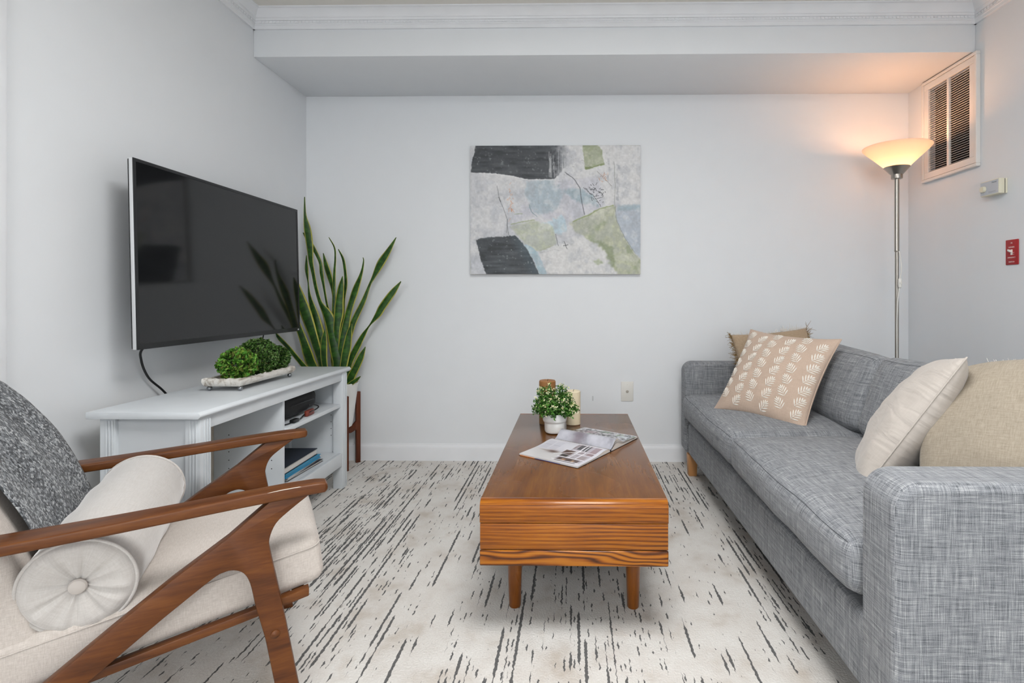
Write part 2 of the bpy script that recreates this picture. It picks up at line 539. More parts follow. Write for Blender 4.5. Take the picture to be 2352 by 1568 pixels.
def prism(poly, axis, a0, a1):
    """Closed 2-D outline extruded along an axis. axis 'y': poly is (x,z); 'x': (y,z); 'z': (x,y)."""
    n = len(poly); V = []
    for a in (a0, a1):
        for p, q in poly:
            V.append((p, a, q) if axis == 'y' else (a, p, q) if axis == 'x' else (p, q, a))
    Fs = [tuple(range(n))[::-1], tuple(range(n, 2 * n))]
    for i in range(n):
        j = (i + 1) % n
        Fs.append((i, j, n + j, n + i))
    return V, Fs

def rbox_points(hx, hy, hz, r, n=10, crown=(0, 0, 0), p=2.0, coords=False):
    """Rounded, puffed box: a subdivided cube mapped to a rounded box. Returns verts, faces."""
    V = {}; verts = []; faces = []
    def key(a): return tuple(round(x, 5) for x in a)
    def idx(c):
        k = key(c)
        if k not in V:
            V[k] = len(verts); verts.append(c)
        return V[k]
    # nonuniform steps: dense at the edges
    s = [-1, -0.965, -0.9] + [-0.9 + 1.8 * i / n for i in range(1, n)] + [0.9, 0.965, 1]
    m = len(s) - 1
    for ax in range(3):
        for sg in (-1, 1):
            for i in range(m):
                for j in range(m):
                    q = []
                    for (a, b) in ((i, j), (i + 1, j), (i + 1, j + 1), (i, j + 1)):
                        c = [0, 0, 0]; c[ax] = sg; c[(ax + 1) % 3] = s[a]; c[(ax + 2) % 3] = s[b]
                        q.append(idx(tuple(c)))
                    faces.append(q if sg > 0 else q[::-1])
    out = []
    h = (hx, hy, hz)
    for c in verts:
        P = [c[i] * h[i] for i in range(3)]
        inner = [max(-(h[i] - r), min(h[i] - r, P[i])) for i in range(3)]
        d = Vector([P[i] - inner[i] for i in range(3)])
        if d.length > 1e-9: d = d.normalized() * r
        Q = [inner[i] + d[i] for i in range(3)]
        u = [Q[i] / h[i] for i in range(3)]
        for i in range(3):
            a, b = u[(i + 1) % 3], u[(i + 2) % 3]
            Q[i] += crown[i] * u[i] * max(0, 1 - abs(a) ** p) * max(0, 1 - abs(b) ** p)
        out.append(Q)
    if coords: return np.array(out), faces, np.array(verts)
    return np.array(out), faces

def wrinkle(P, amp, sc, seed=0.0, aniso=(1, 1, 1)):
    out = np.array(P, float)
    for i, p in enumerate(out):
        v = mnoise.noise_vector(Vector((p[0] * sc * aniso[0] + seed, p[1] * sc * aniso[1] - seed, p[2] * sc * aniso[2] + seed * 2)))
        out[i] += np.array(v) * amp
    return out

def vnoise(h, w, cy, cx, r=rng):
    g = r.random((cy + 2, cx + 2))
    y = np.linspace(0, cy, h, endpoint=False); x = np.linspace(0, cx, w, endpoint=False)
    yi, xi = y.astype(int), x.astype(int); fy, fx = (y - yi), (x - xi)
    fy = fy * fy * (3 - 2 * fy); fx = fx * fx * (3 - 2 * fx)
    a = g[np.ix_(yi, xi)]; b = g[np.ix_(yi, xi + 1)]; c = g[np.ix_(yi + 1, xi)]; d = g[np.ix_(yi + 1, xi + 1)]
    fx = fx[None, :]; fy = fy[:, None]
    return (a * (1 - fx) + b * fx) * (1 - fy) + (c * (1 - fx) + d * fx) * fy

def fbm(h, w, c, o=4):
    t = np.zeros((h, w)); s = 0; a = 1.0
    for k in range(o):
        t += a * vnoise(h, w, max(1, int(c * 2 ** k * h / w)), c * 2 ** k); s += a; a *= 0.5
    return t / s

def srgb_lin(c):
    c = np.clip(c, 0, 1)
    return np.where(c <= 0.04045, c / 12.92, ((c + 0.055) / 1.055) ** 2.4)

def hexc(h):
    h = h.lstrip('#'); return np.array([int(h[i:i + 2], 16) / 255 for i in (0, 2, 4)])

def inpoly(X, Y, poly):
    ins = np.zeros(X.shape, bool); n = len(poly); j = n - 1
    for i in range(n):
        xi, yi = poly[i]; xj, yj = poly[j]
        c = ((yi > Y) != (yj > Y)) & (X < (xj - xi) * (Y - yi) / (yj - yi + 1e-12) + xi)
        ins ^= c; j = i
    return ins

def segdist(X, Y, a, b):
    ax, ay = a; dx, dy = b[0] - ax, b[1] - ay
    t = np.clip(((X - ax) * dx + (Y - ay) * dy) / (dx * dx + dy * dy + 1e-12), 0, 1)
    return np.hypot(X - ax - t * dx, Y - ay - t * dy)

def set_paint(o, cols):
    me = o.data
    at = me.color_attributes.new('paint', 'FLOAT_COLOR', 'POINT')
    c = np.concatenate([srgb_lin(cols.reshape(-1, 3)), np.ones((cols.reshape(-1, 3).shape[0], 1))], 1)
    at.data.foreach_set('color', c.astype(np.float32).ravel())

# ================================================================== THE ROOM
XL, XR, YB, YF, ZC = -1.627, 2.0, 3.22, -5.0, 2.43
SOF_Y, SOF_Z = 2.685, 2.205

def structure(o, label=None, cat=None):
    o['kind'] = 'structure'
    if label: o['label'] = label
    if cat: o['category'] = cat
    return o

structure(bx('floor', (XL - 0.1, XR + 0.1, YF - 0.1, YB + 0.1, -0.08, 0.0), 'carpet'), 'cream carpet with dark grey broken streaks running to the wall', 'carpet')
structure(bx('wall_back', (XL - 0.1, XR + 0.1, YB, YB + 0.1, 0, ZC), 'wall_paint'), 'pale grey wall behind the painting and coffee table', 'wall')
structure(bx('wall_left', (XL - 0.1, XL, YF, YB + 0.1, 0, ZC), 'wall_paint'), 'pale grey side wall behind the television', 'wall')
# right wall with the opening of the return-air grille
VY0, VY1, VZ0, VZ1 = 2.652, 3.068, 1.632, 2.2
hy0, hy1, hz0, hz1 = VY0 + 0.045, VY1 - 0.045, VZ0 + 0.05, VZ1 - 0.055
v, f = boxes([(XR, XR + 0.1, YF, hy0, 0, ZC), (XR, XR + 0.1, hy1, YB + 0.1, 0, ZC), (XR, XR + 0.1, hy0, hy1, 0, hz0), (XR, XR + 0.1, hy0, hy1, hz1, ZC)])
structure(mk('wall_right', v, f, 'wall_paint', smooth=False), 'pale grey side wall with the air grille and thermostat', 'wall')
structure(bx('ceiling', (XL - 0.1, XR + 0.1, YF - 0.1, YB + 0.1, ZC, ZC + 0.08), 'ceiling_paint'), 'off white ceiling above the crown moulding', 'ceiling')
structure(bx('ceiling_soffit', (XL, XR, SOF_Y, YB, SOF_Z, ZC), 'wall_paint', bevel=0.003), 'boxed soffit running along the top of the back wall', 'soffit')
# front wall behind the camera; its window opening is added to admit light
wx0, wx1, wz0, wz1 = -1.25, 1.75, 0.32, 2.3
v, f = boxes([(XL - 0.1, wx0, YF - 0.1, YF, 0, ZC), (wx1, XR + 0.1, YF - 0.1, YF, 0, ZC), (wx0, wx1, YF - 0.1, YF, 0, wz0), (wx0, wx1, YF - 0.1, YF, wz1, ZC)])
structure(mk('wall_front', v, f, 'wall_paint', smooth=False), 'pale grey wall with an added, unseen window opening', 'wall')
v, f = boxes([(wx0, wx1, YF - 0.07, YF - 0.02, wz0, wz0 + 0.05), (wx0, wx1, YF - 0.07, YF - 0.02, wz1 - 0.05, wz1)]
             + [(x - 0.025, x + 0.025, YF - 0.07, YF - 0.02, wz0, wz1) for x in (wx0 + 0.025, -0.25, 0.75, wx1 - 0.025)])
structure(mk('added_window_1', v, f, 'trim_paint', smooth=False), 'unseen white window frame with three lights, added for daylight', 'window')

# baseboards
bbp = [(0, 0), (-0.014, 0), (-0.014, 0.074), (-0.0125, 0.083), (-0.009, 0.09), (-0.0045, 0.094), (-0.003, 0.102), (0, 0.102)]
v, f = prism([(YB + a, z) for a, z in bbp], 'x', XL + 0.014, XR - 0.014)
structure(mk('baseboard_back', v, f, 'trim_paint'), 'white baseboard along the back wall', 'baseboard')
v, f = prism([(XL - a, z) for a, z in bbp], 'y', 1.5, YB)
structure(mk('baseboard_left', v, f, 'trim_paint'), 'white baseboard behind the media unit', 'baseboard')
v, f = prism([(XR + a, z) for a, z in bbp], 'y', -0.5, YB)
structure(mk('baseboard_right', v, f, 'trim_paint'), 'white baseboard behind the sofa', 'baseboard')

# crown moulding: profile (out, z)
CB = 2.341
cp = [(0, CB), (0.010, CB), (0.012, CB + 0.003), (0.012, CB + 0.016), (0.016, CB + 0.019), (0.016, CB + 0.023), (0.019, CB + 0.024), (0.019, CB + 0.036),
      (0.024, CB + 0.038), (0.026, CB + 0.047), (0.030, CB + 0.049), (0.030, CB + 0.054), (0.034, CB + 0.060), (0.044, CB + 0.072), (0.057, CB + 0.081),
      (0.066, CB + 0.083), (0.066, ZC), (0, ZC)]
v, f = prism([(SOF_Y - a, z) for a, z in cp], 'x', XL, XR)
tr1 = structure(mk('trim_1', v, f, 'trim_paint', angle=20), 'white crown moulding with a fine dentil row along the soffit', 'moulding')
v, f = prism([(XL + a, z) for a, z in cp], 'y', YF, SOF_Y)
tr2 = structure(mk('trim_2', v, f, 'trim_paint', angle=20), 'white crown moulding above the television wall', 'moulding')
v, f = prism([(XR - a, z) for a, z in cp], 'y', YF, SOF_Y)
tr3 = structure(mk('trim_3', v, f, 'trim_paint', angle=20), 'white crown moulding above the thermostat wall', 'moulding')
def dentils(par, horizontal, xw):
    L = []
    if horizontal:
        x = XL + 0.04
        while x < XR - 0.04:
            L.append((x, x + 0.0125, SOF_Y - 0.0225, SOF_Y - 0.016, CB + 0.0255, CB + 0.0345)); x += 0.0185
    else:
        y = 1.2
        while y < SOF_Y - 0.04:
            a, b = sorted((xw[0], xw[1])); L.append((a, b, y, y + 0.0125, CB + 0.0255, CB + 0.0345)); y += 0.0185
    v, f = boxes(L)
    o = mk('dentil_row', v, f, 'trim_paint', par, smooth=False); o['kind'] = 'stuff'
dentils(tr1, True, None)
dentils(tr2, False, (XL + 0.016, XL + 0.0225))
dentils(tr3, False, (XR - 0.016, XR - 0.0225))

# door casing at the left edge of the view, with its door
cy1 = 1.492
v, f = prism([(cy1, 0), (cy1, 2.13), (0.55, 2.13), (0.55, 0), (0.63, 0), (0.63, 2.05), (cy1 - 0.08, 2.05), (cy1 - 0.08, 0)], 'x', XL, XL + 0.018)
structure(mk('trim_4', v, f, 'trim_paint', bevel=0.004), 'white door casing at the left edge of the view', 'door casing')
d1 = structure(bx('door_1', (XL + 0.001, XL + 0.012, 0.633, cy1 - 0.083, 0.012, 2.047), 'trim_paint', bevel=0.002), 'white door in the left wall', 'door')
v, f = lathe([(0.004, 0), (0.012, 0.002), (0.012, 0.03), (0.026, 0.038), (0.03, 0.05), (0.024, 0.062), (0.0, 0.066)], 20)
v = [(XL + 0.012 + z, 0.72 + x, 0.98 + y) for x, y, z in v]
mk('door_knob', v, f, 'steel', d1, local=False)

# small filled hole on the back wall
v, f = box(0.110, 0.118, YB - 0.0008, YB + 0.002, 0.362, 0.392)
mk('filler_patch', v, f, 'grey_patch', bpy.data.objects['wall_back'], bevel=0.002, local=False)

# made-up ceiling panels housing the added lamps, both outside the view
for cyl, lab in ((0.75, 'square white flush ceiling panel light above the armchair'), (-2.2, 'square white flush ceiling panel light behind the view')):
    cl = tag(empty('added_ceiling_panel', (0.15, cyl, ZC)), lab, 'ceiling light', 'ceiling lights')
    v, f = boxes([(0.15 - 0.46, 0.15 + 0.46, cyl - 0.46, cyl - 0.43, ZC - 0.07, ZC), (0.15 - 0.46, 0.15 + 0.46, cyl + 0.43, cyl + 0.46, ZC - 0.07, ZC),
                  (0.15 - 0.46, 0.15 - 0.43, cyl - 0.43, cyl + 0.43, ZC - 0.07, ZC), (0.15 + 0.43, 0.15 + 0.46, cyl - 0.43, cyl + 0.43, ZC - 0.07, ZC)])
    mk('rim', v, f, 'white_plastic', cl, smooth=False)
    bx('diffuser', (0.15 - 0.429, 0.15 + 0.429, cyl - 0.429, cyl + 0.429, ZC - 0.062, ZC - 0.05), 'added_panel_glow', cl)

# ================================================================== RETURN-AIR GRILLE
g = tag(empty('air_grille', (XR, (VY0 + VY1) / 2, VZ0)), 'white louvred return air grille high on the right wall', 'air vent')
def frame_yz(y0, y1, z0, z1, w, x0, x1):
    return boxes([(x0, x1, y0, y1, z0, z0 + w), (x0, x1, y0, y1, z1 - w, z1), (x0, x1, y0, y0 + w, z0 + w, z1 - w), (x0, x1, y1 - w, y1, z0 + w, z1 - w)])
v, f = frame_yz(VY0, VY1, VZ0, VZ1, 0.016, XR - 0.022, XR)
mk('outer_frame', v, f, 'vent_white', g, bevel=0.003, smooth=False)
v, f = frame_yz(VY0 + 0.018, VY1 - 0.018, VZ0 + 0.018, VZ1 - 0.018, 0.034, XR - 0.018, XR - 0.001)
mk('inner_frame', v, f, 'vent_white', g, bevel=0.002, smooth=False)
ym = (VY0 + VY1) / 2
v, f = box(XR - 0.017, XR - 0.003, ym - 0.008, ym + 0.008, VZ0 + 0.05, VZ1 - 0.05)
mk('mullion', v, f, 'vent_white', g, bevel=0.001)
v, f = boxes([(XR + 0.028, XR + 0.038, hy0, hy1, hz0, hz1)])
mk('filter_back', v, f, 'duct_shade', g, smooth=False)
ly0, ly1, lz0, lz1 = VY0 + 0.05, VY1 - 0.05, VZ0 + 0.053, VZ1 - 0.056
NL = 38
lou = None
for half in (0, 1):
    a, b = (ly0, ym - 0.008) if half == 0 else (ym + 0.008, ly1)
    for k in range(NL):
        zc = lz0 + (k + 0.5) * (lz1 - lz0) / NL
        if lou is None:
            L2 = (b - a) / 2 + 0.001
            poly = [(-0.008, -0.0012), (-0.0075, -0.0024), (0.008, 0.0010), (0.0075, 0.0020)]
            vv, ff = prism(poly, 'y', -L2, L2)
            lou = mk('louver', vv, ff, 'vent_white', g, smooth=False, local=True)
            o = lou
        else:
            o = lou.copy(); COL.objects.link(o); o.parent = g
        o.location = (-0.006, (a + b) / 2 - g.location[1], zc - g.location[2])

# ================================================================== THERMOSTAT
def text_mesh(name, body, size, mat, parent, loc, ydir, zdir=(0, 0, 1), shear=0.0):
    cu = bpy.data.curves.new(name, 'FONT'); cu.body = body; cu.size = size; cu.align_x = 'CENTER'; cu.align_y = 'CENTER'
    cu.extrude = 0.0003; cu.shear = shear; cu.resolution_u = 2
    to = bpy.data.objects.new(name, cu); COL.objects.link(to)
    me = bpy.data.meshes.new_from_object(to.evaluated_get(bpy.context.evaluated_depsgraph_get()))
    bpy.data.objects.remove(to); bpy.data.curves.remove(cu)
    me.name = name
    y, z = Vector(ydir).normalized(), Vector(zdir); n = y.cross(z)
    M = Matrix((y, z, n)).transposed()
    me.transform(M.to_4x4())
    me.transform(Matrix.Translation(Vector(loc) - root_of(parent).location))
    me.materials.clear(); me.materials.append(MATS[mat])
    o = bpy.data.objects.new(name, me); COL.objects.link(o); o.parent = parent
    return o

t = tag(empty('thermostat', (XR, 2.545, 1.465)), 'ivory wall thermostat with round dial beside the grille', 'thermostat')
bx('back_plate', (XR - 0.010, XR, 2.489, 2.601, 1.467, 1.536), 'ivory_plastic', t, 0.002)
bx('cover', (XR - 0.040, XR - 0.0125, 2.488, 2.602, 1.466, 1.537), 'ivory_plastic', t, 0.004)
bx('gap', (XR - 0.0125, XR - 0.010, 2.4905, 2.5995, 1.469, 1.534), 'dark_void', t)
bx('face_plate', (XR - 0.0412, XR - 0.039, 2.493, 2.599, 1.4705, 1.5325), 'thermo_face', t)
v, f = lathe([(0.0, 0.012), (0.0125, 0.012), (0.0145, 0.009), (0.0150, 0.0)], 28, cap0=False)
mk('dial', [(XR - 0.041 - z, 2.578 + x, 1.499 + y) for x, y, z in v], f, 'ivory_plastic', t)
text_mesh('lettering', 'Hunter', 0.010, 'text_grey', t, (XR - 0.0415, 2.516, 1.523), (0, -1, 0), shear=0.2)
v, f = boxes([(XR - 0.0416, XR - 0.0410, 2.506, 2.550, 1.4815 - 0.004 * k, 1.4825 - 0.004 * k) for k in range(2)] + [(XR - 0.0416, XR - 0.0410, 2.576, 2.59, 1.475, 1.4762)])
mk('small_print', v, f, 'text_grey', t, smooth=False)['kind'] = 'stuff'

# red switch plate
t = tag(empty('switch_plate', (XR, 2.46, 1.133)), 'red emergency switch plate with white toggle on the right wall', 'switch')
bx('plate', (XR - 0.006, XR, 2.425, 2.495, 1.133, 1.248), 'red_plate', t, 0.003)
bx('toggle_collar', (XR - 0.0075, XR - 0.005, 2.4545, 2.4655, 1.178, 1.203), 'white_plastic', t, 0.001)
v, f = prism([(XR - 0.006, 1.186), (XR - 0.006, 1.197), (XR - 0.022, 1.2035), (XR - 0.024, 1.199), (XR - 0.021, 1.193)], 'y', 2.456, 2.464)
mk('toggle', v, f, 'white_plastic', t, bevel=0.001)
for s, z, sz in (('OIL', 1.232, 0.0085), ('BURNER', 1.213, 0.0085), ('EMERGENCY', 1.166, 0.0075), ('SWITCH', 1.146, 0.0085)):
    text_mesh('lettering', s, sz, 'text_white', t, (XR - 0.0064, 2.46, z), (0, -1, 0))
text_mesh('lettering', 'ON', 0.004, 'text_white', t, (XR - 0.0064, 2.449, 1.188), (0, -1, 0))
text_mesh('lettering', 'OFF', 0.004, 'text_white', t, (XR - 0.0064, 2.449, 1.180), (0, -1, 0))

# coax outlet on the back wall
t = tag(empty('cable_outlet', (0.321, YB, 0.361)), 'white cable outlet plate low on the back wall', 'outlet')
bx('plate', (0.284, 0.358, YB - 0.006, YB, 0.361, 0.479), 'plate_white', t, 0.003)
v, f = lathe([(0.0085, 0), (0.0085, 0.003), (0.005, 0.003), (0.005, 0.010), (0.0, 0.010)], 12)
mk('coax_jack', [(0.321 + x, YB - 0.006 - z, 0.42 + y) for x, y, z in v], f, 'steel', t)
for zz in (0.378, 0.462):
    v, f = lathe([(0.0032, 0), (0.0025, 0.0012), (0, 0.0014)], 10)
    mk('screw', [(0.321 + x, YB - 0.006 - z, zz + y) for x, y, z in v], f, 'plate_white', t)

# ================================================================== PAINTING
def build_painting():
    W, Hn = 380, 284
    x0, x1, z0, z1 = -0.622, 0.398, 1.124, 1.895
    t = tag(empty('painting', (-0.112, YB, z0)), 'unframed abstract canvas in grey, white, pale blue and sage', 'painting')
    bx('stretched_canvas', (x0, x1, YB - 0.030, YB - 0.002, z0, z1), 'paper', t, 0.002)
    gx = np.linspace(105, 1945, W); gy = np.linspace(85, 1472, Hn)
    X, Y = np.meshgrid(gx, gy)
    n1 = fbm(Hn, W, 9, 4); n2 = fbm(Hn, W, 40, 3); n3 = fbm(Hn, W, 14, 5); n4 = fbm(Hn, W, 5, 3); n5 = fbm(Hn, W, 60, 2); n6 = fbm(Hn, W, 120, 1); n7 = fbm(Hn, W, 120, 1); n8 = fbm(Hn, W, 22, 4)
    jx = X + (n2 - 0.5) * 26; jy = Y + (n5 - 0.5) * 26
    C = np.ones((Hn, W, 3)) * hexc('#cdced2')
    def lay(mask, col):
        nonlocal C
        m = np.clip(mask, 0, 1)[..., None]
        C = C * (1 - m) + np.array(col) * m
    def soft(poly, rough=26, blur=0):
        a = inpoly(X + (n2 - .5) * rough * 1.6 + (n6 - .5) * rough * 1.2, Y + (n5 - .5) * rough * 1.6 + (n7 - .5) * rough * 1.2, poly).astype(float)
        for _ in range(blur):
            a = (a + np.roll(a, 1, 0) + np.roll(a, -1, 0) + np.roll(a, 1, 1) + np.roll(a, -1, 1)) / 5
        return a
    lay((n4 - 0.42) * 2.4, hexc('#d9d9da')); lay((0.48 - n3) * 2.0, hexc('#c0c4cb'))
    # right white field
    lay(soft([(1170, 60), (1990, 60), (1990, 740), (1700, 720), (1520, 760), (1250, 480), (1150, 300)], 30, 8) * 0.85, hexc('#dcdcdc'))
    # lavender middle
    lay(soft([(820, 500), (1500, 420), (1560, 760), (1200, 900), (830, 880), (560, 880), (760, 620)], 40, 10) * 0.55, hexc('#c5c5d0'))
    # pale blue
    lay(soft([(720, 470), (1000, 460), (1080, 560), (1130, 600), (1060, 760), (860, 850), (760, 760), (700, 600)], 30, 5) * 0.75 * np.clip(0.5 + n3, 0, 1), hexc('#a8bac3'))
    lay(soft([(1090, 560), (1290, 545), (1450, 640), (1500, 740), (1380, 720), (1250, 690)], 26, 5) * 0.8, hexc('#9db1ba'))
    lay(soft([(1000, 860), (1110, 850), (1160, 1000), (1080, 1050), (1000, 1010), (810, 960), (800, 925), (1010, 905)], 20, 3) * 0.75, hexc('#b6cfda'))
    # sage green right
    sage = soft([(1180, 920), (1330, 870), (1500, 770), (1670, 735), (1690, 900), (1760, 1050), (1880, 1250), (1990, 1330), (1990, 1500), (1700, 1490), (1600, 1280), (1400, 1110), (1240, 1010)], 18, 4)
    lay(sage * (0.75 + 0.25 * n1), hexc('#aeb39a')); lay(sage * np.clip((n2 - 0.5) * 3, 0, .6), hexc('#c9cdb0')); lay(sage * np.clip((0.42 - n3) * 5, 0, .6), hexc('#939d7d'))
    lay(soft([(1180, 900), (1480, 830), (1450, 1050), (1250, 1060)], 40, 9) * 0.5, hexc('#abaea6'))
    # sage left wedge
    w = soft([(535, 960), (800, 890), (1000, 960), (1050, 1140), (850, 1230), (700, 1140)], 16, 4)
    lay(w * (0.7 + 0.3 * n1), hexc('#bcc2ab')); lay(w * np.clip((n3 - .5) * 3, 0, .5), hexc('#cdd0c4'))
    # bottom white
    lay(soft([(860, 1250), (1080, 1130), (1240, 1060), (1500, 1150), (1600, 1300), (1680, 1490), (940, 1490)], 30, 6) * 0.9, hexc('#d9d9d8'))
    lay(soft([(1400, 1100), (1480, 1100), (1640, 1170), (1660, 1330), (1700, 1420), (1610, 1380), (1570, 1240)], 34, 5) * 0.75, hexc('#8b9575'))
    lay(soft([(1430, 1330), (1510, 1310), (1540, 1350), (1460, 1370)], 24, 4) * 0.7, hexc('#95a37b'))
    # right blue panel
    bl = soft([(1690, 760), (1990, 740), (1990, 1330), (1880, 1240), (1780, 1080), (1700, 930), (1680, 830)], 8, 2)
    lay(bl, hexc('#b6bfc9')); lay(bl * np.clip((n1 - .5) * 3, 0, .5), hexc('#c6cad2'))
    lay(soft([(1700, 725), (1990, 725), (1990, 790), (1700, 790)], 20, 5) * 0.8, hexc('#9fb3bd'))
    # top green
    gr = soft([(1318, 60), (1460, 60), (1530, 140), (1555, 290), (1420, 330), (1345, 345)], 7, 1)
    lay(gr, hexc('#a3aa8e')); lay(gr * np.clip((n2 - .5) * 2.5, 0, .5), hexc('#b9c0a2'))
    lay(soft([(1345, 318), (1420, 318), (1550, 280), (1556, 296), (1420, 332), (1345, 348)], 7, 1) * 0.8, hexc('#7d8b5b'))
    # dark slate top
    fade = np.clip((1160 - X) / 180, 0, 1) ** 0.7
    dk = soft([(170, 60), (1175, 60), (1160, 300), (1010, 450), (700, 447), (540, 405), (330, 380), (108, 372), (120, 280)], 7, 1)
    tex = np.clip((n3 - 0.42) * 3, 0, 1)
    f2 = np.clip((X - 900) / 160, 0, 1)
    fade = 1 - f2 * (1 - np.clip(fade * (0.5 + 1.1 * (n5 - .2)), 0, 1))
    stroke = vnoise(Hn, W, 70, 12)
    lay(dk * fade * (0.97), hexc('#45484c')); lay(dk * fade * tex * 0.25, hexc('#5d6165')); lay(dk * fade * np.clip((n6 * .6 + n5 * .4 - .72) * 7, 0, .6), hexc('#8a8e91'))
    lay(dk * fade * np.clip((0.4 - n3) * 4, 0, .6), hexc('#303336')); lay(dk * fade * np.clip((stroke - .6) * 2, 0, .45), hexc('#64686c')); lay(dk * fade * np.clip((.35 - stroke) * 2, 0, .5), hexc('#2d3033'))
    for k in range(14):
        xx = 960 + rng.random() * 190
        lay((np.abs(X - xx - (n1 - .5) * 20) < 3) * (Y > 120 + rng.random() * 150) * (Y < 360 + rng.random() * 110) * 0.7, hexc('#c9cacb'))
    # dark slate bottom
    dk = soft([(168, 1105), (240, 1080), (590, 1055), (680, 1140), (760, 1270), (860, 1490), (285, 1490), (215, 1290)], 8, 1)
    lay(dk, hexc('#45494d')); lay(dk * tex * 0.3, hexc('#5f656a')); lay(dk * np.clip((0.42 - n3) * 4, 0, .7), hexc('#2f3235')); lay(dk * np.clip((stroke - .6) * 2, 0, .45), hexc('#666c71')); lay(dk * np.clip((.35 - stroke) * 2, 0, .5), hexc('#2b2e31'))
    lay(dk * np.clip(1 - np.abs(X - (640 + (Y - 1100) * 0.5)) / 120, 0, 1) * 0.5, hexc('#566872')); lay(dk * np.clip((n7 * .6 + n5 * .4 - .72) * 7, 0, .6), hexc('#9a9fa2'))
    # ice-blue strip
    st = soft([(690, 1150), (760, 1170), (840, 1240), (880, 1330), (945, 1490), (860, 1490), (810, 1360), (750, 1250)], 7, 1)
    lay(st, hexc('#a9c0ca')); lay(st * np.clip((n2 - .5) * 4, 0, .6), hexc('#c9d6da'))
    # lines and marks
    def line(pts, w, col, a=0.8, jit=10):
        m = np.zeros_like(X)
        for p, q in zip(pts[:-1], pts[1:]):
            d = segdist(X + (n2 - .5) * jit, Y + (n5 - .5) * jit, p, q); m = np.maximum(m, np.clip(1.3 - d / w, 0, 1))
        lay(m * a, hexc(col))
    line([(108, 375), (330, 388), (540, 412), (700, 452), (1000, 455)], 5, '#eceded', .8)
    line([(135, 200), (150, 110)], 4, '#e8e8e8', .7)
    line([(1130, 375), (1230, 450), (1290, 540), (1310, 680), (1340, 830)], 5, '#55585c', .8)
    line([(1330, 540), (1450, 640), (1520, 740)], 4, '#4c5054', .7, 22)
    for k in range(42):
        a = rng.random() * 0.9; cx = 1390 + a * 170 + rng.normal() * 16; cy = 545 + a * 130 + rng.normal() * 42
        ang = rng.random() * 6.28; L = 12 + rng.random() * 26
        line([(cx, cy), (cx + math.cos(ang) * L, cy + math.sin(ang) * L * 0.7)], 3.2, '#3c3f43', .85, 8)
    line([(395, 520), (420, 650), (500, 860), (520, 1050)], 4, '#6b6e70', .7)
    line([(415, 640), (435, 690)], 5, '#44484a', .8)
    line([(508, 880), (500, 1020)], 4, '#5d6163', .6)
    line([(1660, 260), (1672, 520), (1665, 700), (1690, 900), (1760, 1050), (1880, 1240)], 4, '#7b8078', .6)
    line([(1220, 905), (1400, 830), (1500, 770), (1650, 735)], 8, '#8c9a62', .8)
    line([(550, 935), (700, 900), (800, 888)], 6, '#98a476', .8); line([(590, 825), (670, 820)], 6, '#8f9b7d', .7)
    line([(1030, 1040), (1060, 1170)], 4, '#5b5e60', .7); line([(1120, 1120), (1155, 1200)], 4, '#45484a', .85); line([(1115, 1165), (1165, 1155)], 4, '#45484a', .85)
    line([(745, 720), (770, 800), (830, 850)], 5, '#7f949c', .8)
    line([(1480, 365), (1550, 440), (1640, 525)], 3, '#7d7471', .6)
    line([(860, 1215), (1010, 1160)], 5, '#a9ad90', .7)
    line([(870, 1240), (1000, 1215), (1090, 1215)], 3, '#8c8e90', .5, 20)
    for (x, y0, y1, wdt) in ((1590, 230, 480, 22), (1690, 300, 680, 24), (1090, 110, 300, 40)):
        m = np.clip(1 - np.abs(X - x - (n1 - .5) * 60) / wdt, 0, 1) * ((Y > y0) & (Y < y1)) * np.clip((n2 - .35) * 3, 0, 1)
        lay(m * 0.6, hexc('#8f9399'))
    for (cx, cy, sx, sy, k) in ((540, 640, 26, 120, 26), (545, 775, 40, 22, 14), (1540, 430, 45, 45, 18)):
        for _ in range(k):
            px, py = cx + rng.normal() * sx * .5, cy + rng.normal() * sy * .6
            line([(px, py), (px + rng.normal() * 12, py + rng.normal() * 14)], 3.5, random.choice(['#d9a98c', '#c98a66', '#b06f4b', '#e2c4b2']), .8, 4)
    for _ in range(40):
        px, py = 1050 + rng.random() * 780, 150 + rng.random() * 450
        line([(px, py), (px + rng.normal() * 10, py + rng.normal() * 8)], 2.6, '#84878a', .6, 4)
    lite = np.clip((C.mean(-1) - 0.5) * 4, 0, 1)
    lay(lite * np.clip((n8 - 0.52) * 3, 0, .4), hexc('#e2e1e0')); lay(lite * np.clip((0.44 - n8) * 3, 0, .35), hexc('#adb1b8'))
    C *= (0.93 + 0.14 * (n5 * .5 + n6 * .5))[..., None]
    xs = np.linspace(x0 + 0.0005, x1 - 0.0005, W); zs = np.linspace(z1 - 0.0005, z0 + 0.0005, Hn)
    P = np.zeros((Hn, W, 3))
    P[..., 0] = xs[None, :]; P[..., 2] = zs[:, None]
    edge = np.minimum(np.minimum(np.arange(W)[None, :], W - 1 - np.arange(W)[None, :]), np.minimum(np.arange(Hn)[:, None], Hn - 1 - np.arange(Hn)[:, None]))
    relief = (0.0006 + 0.0009 * n5 + 0.0006 * n2) * np.clip(edge / 3, 0, 1)
    P[..., 1] = YB - 0.0302 - relief
    o = grid_obj('painted_surface', P, 'canvas_paint', t)
    set_paint(o, C)
build_painting()

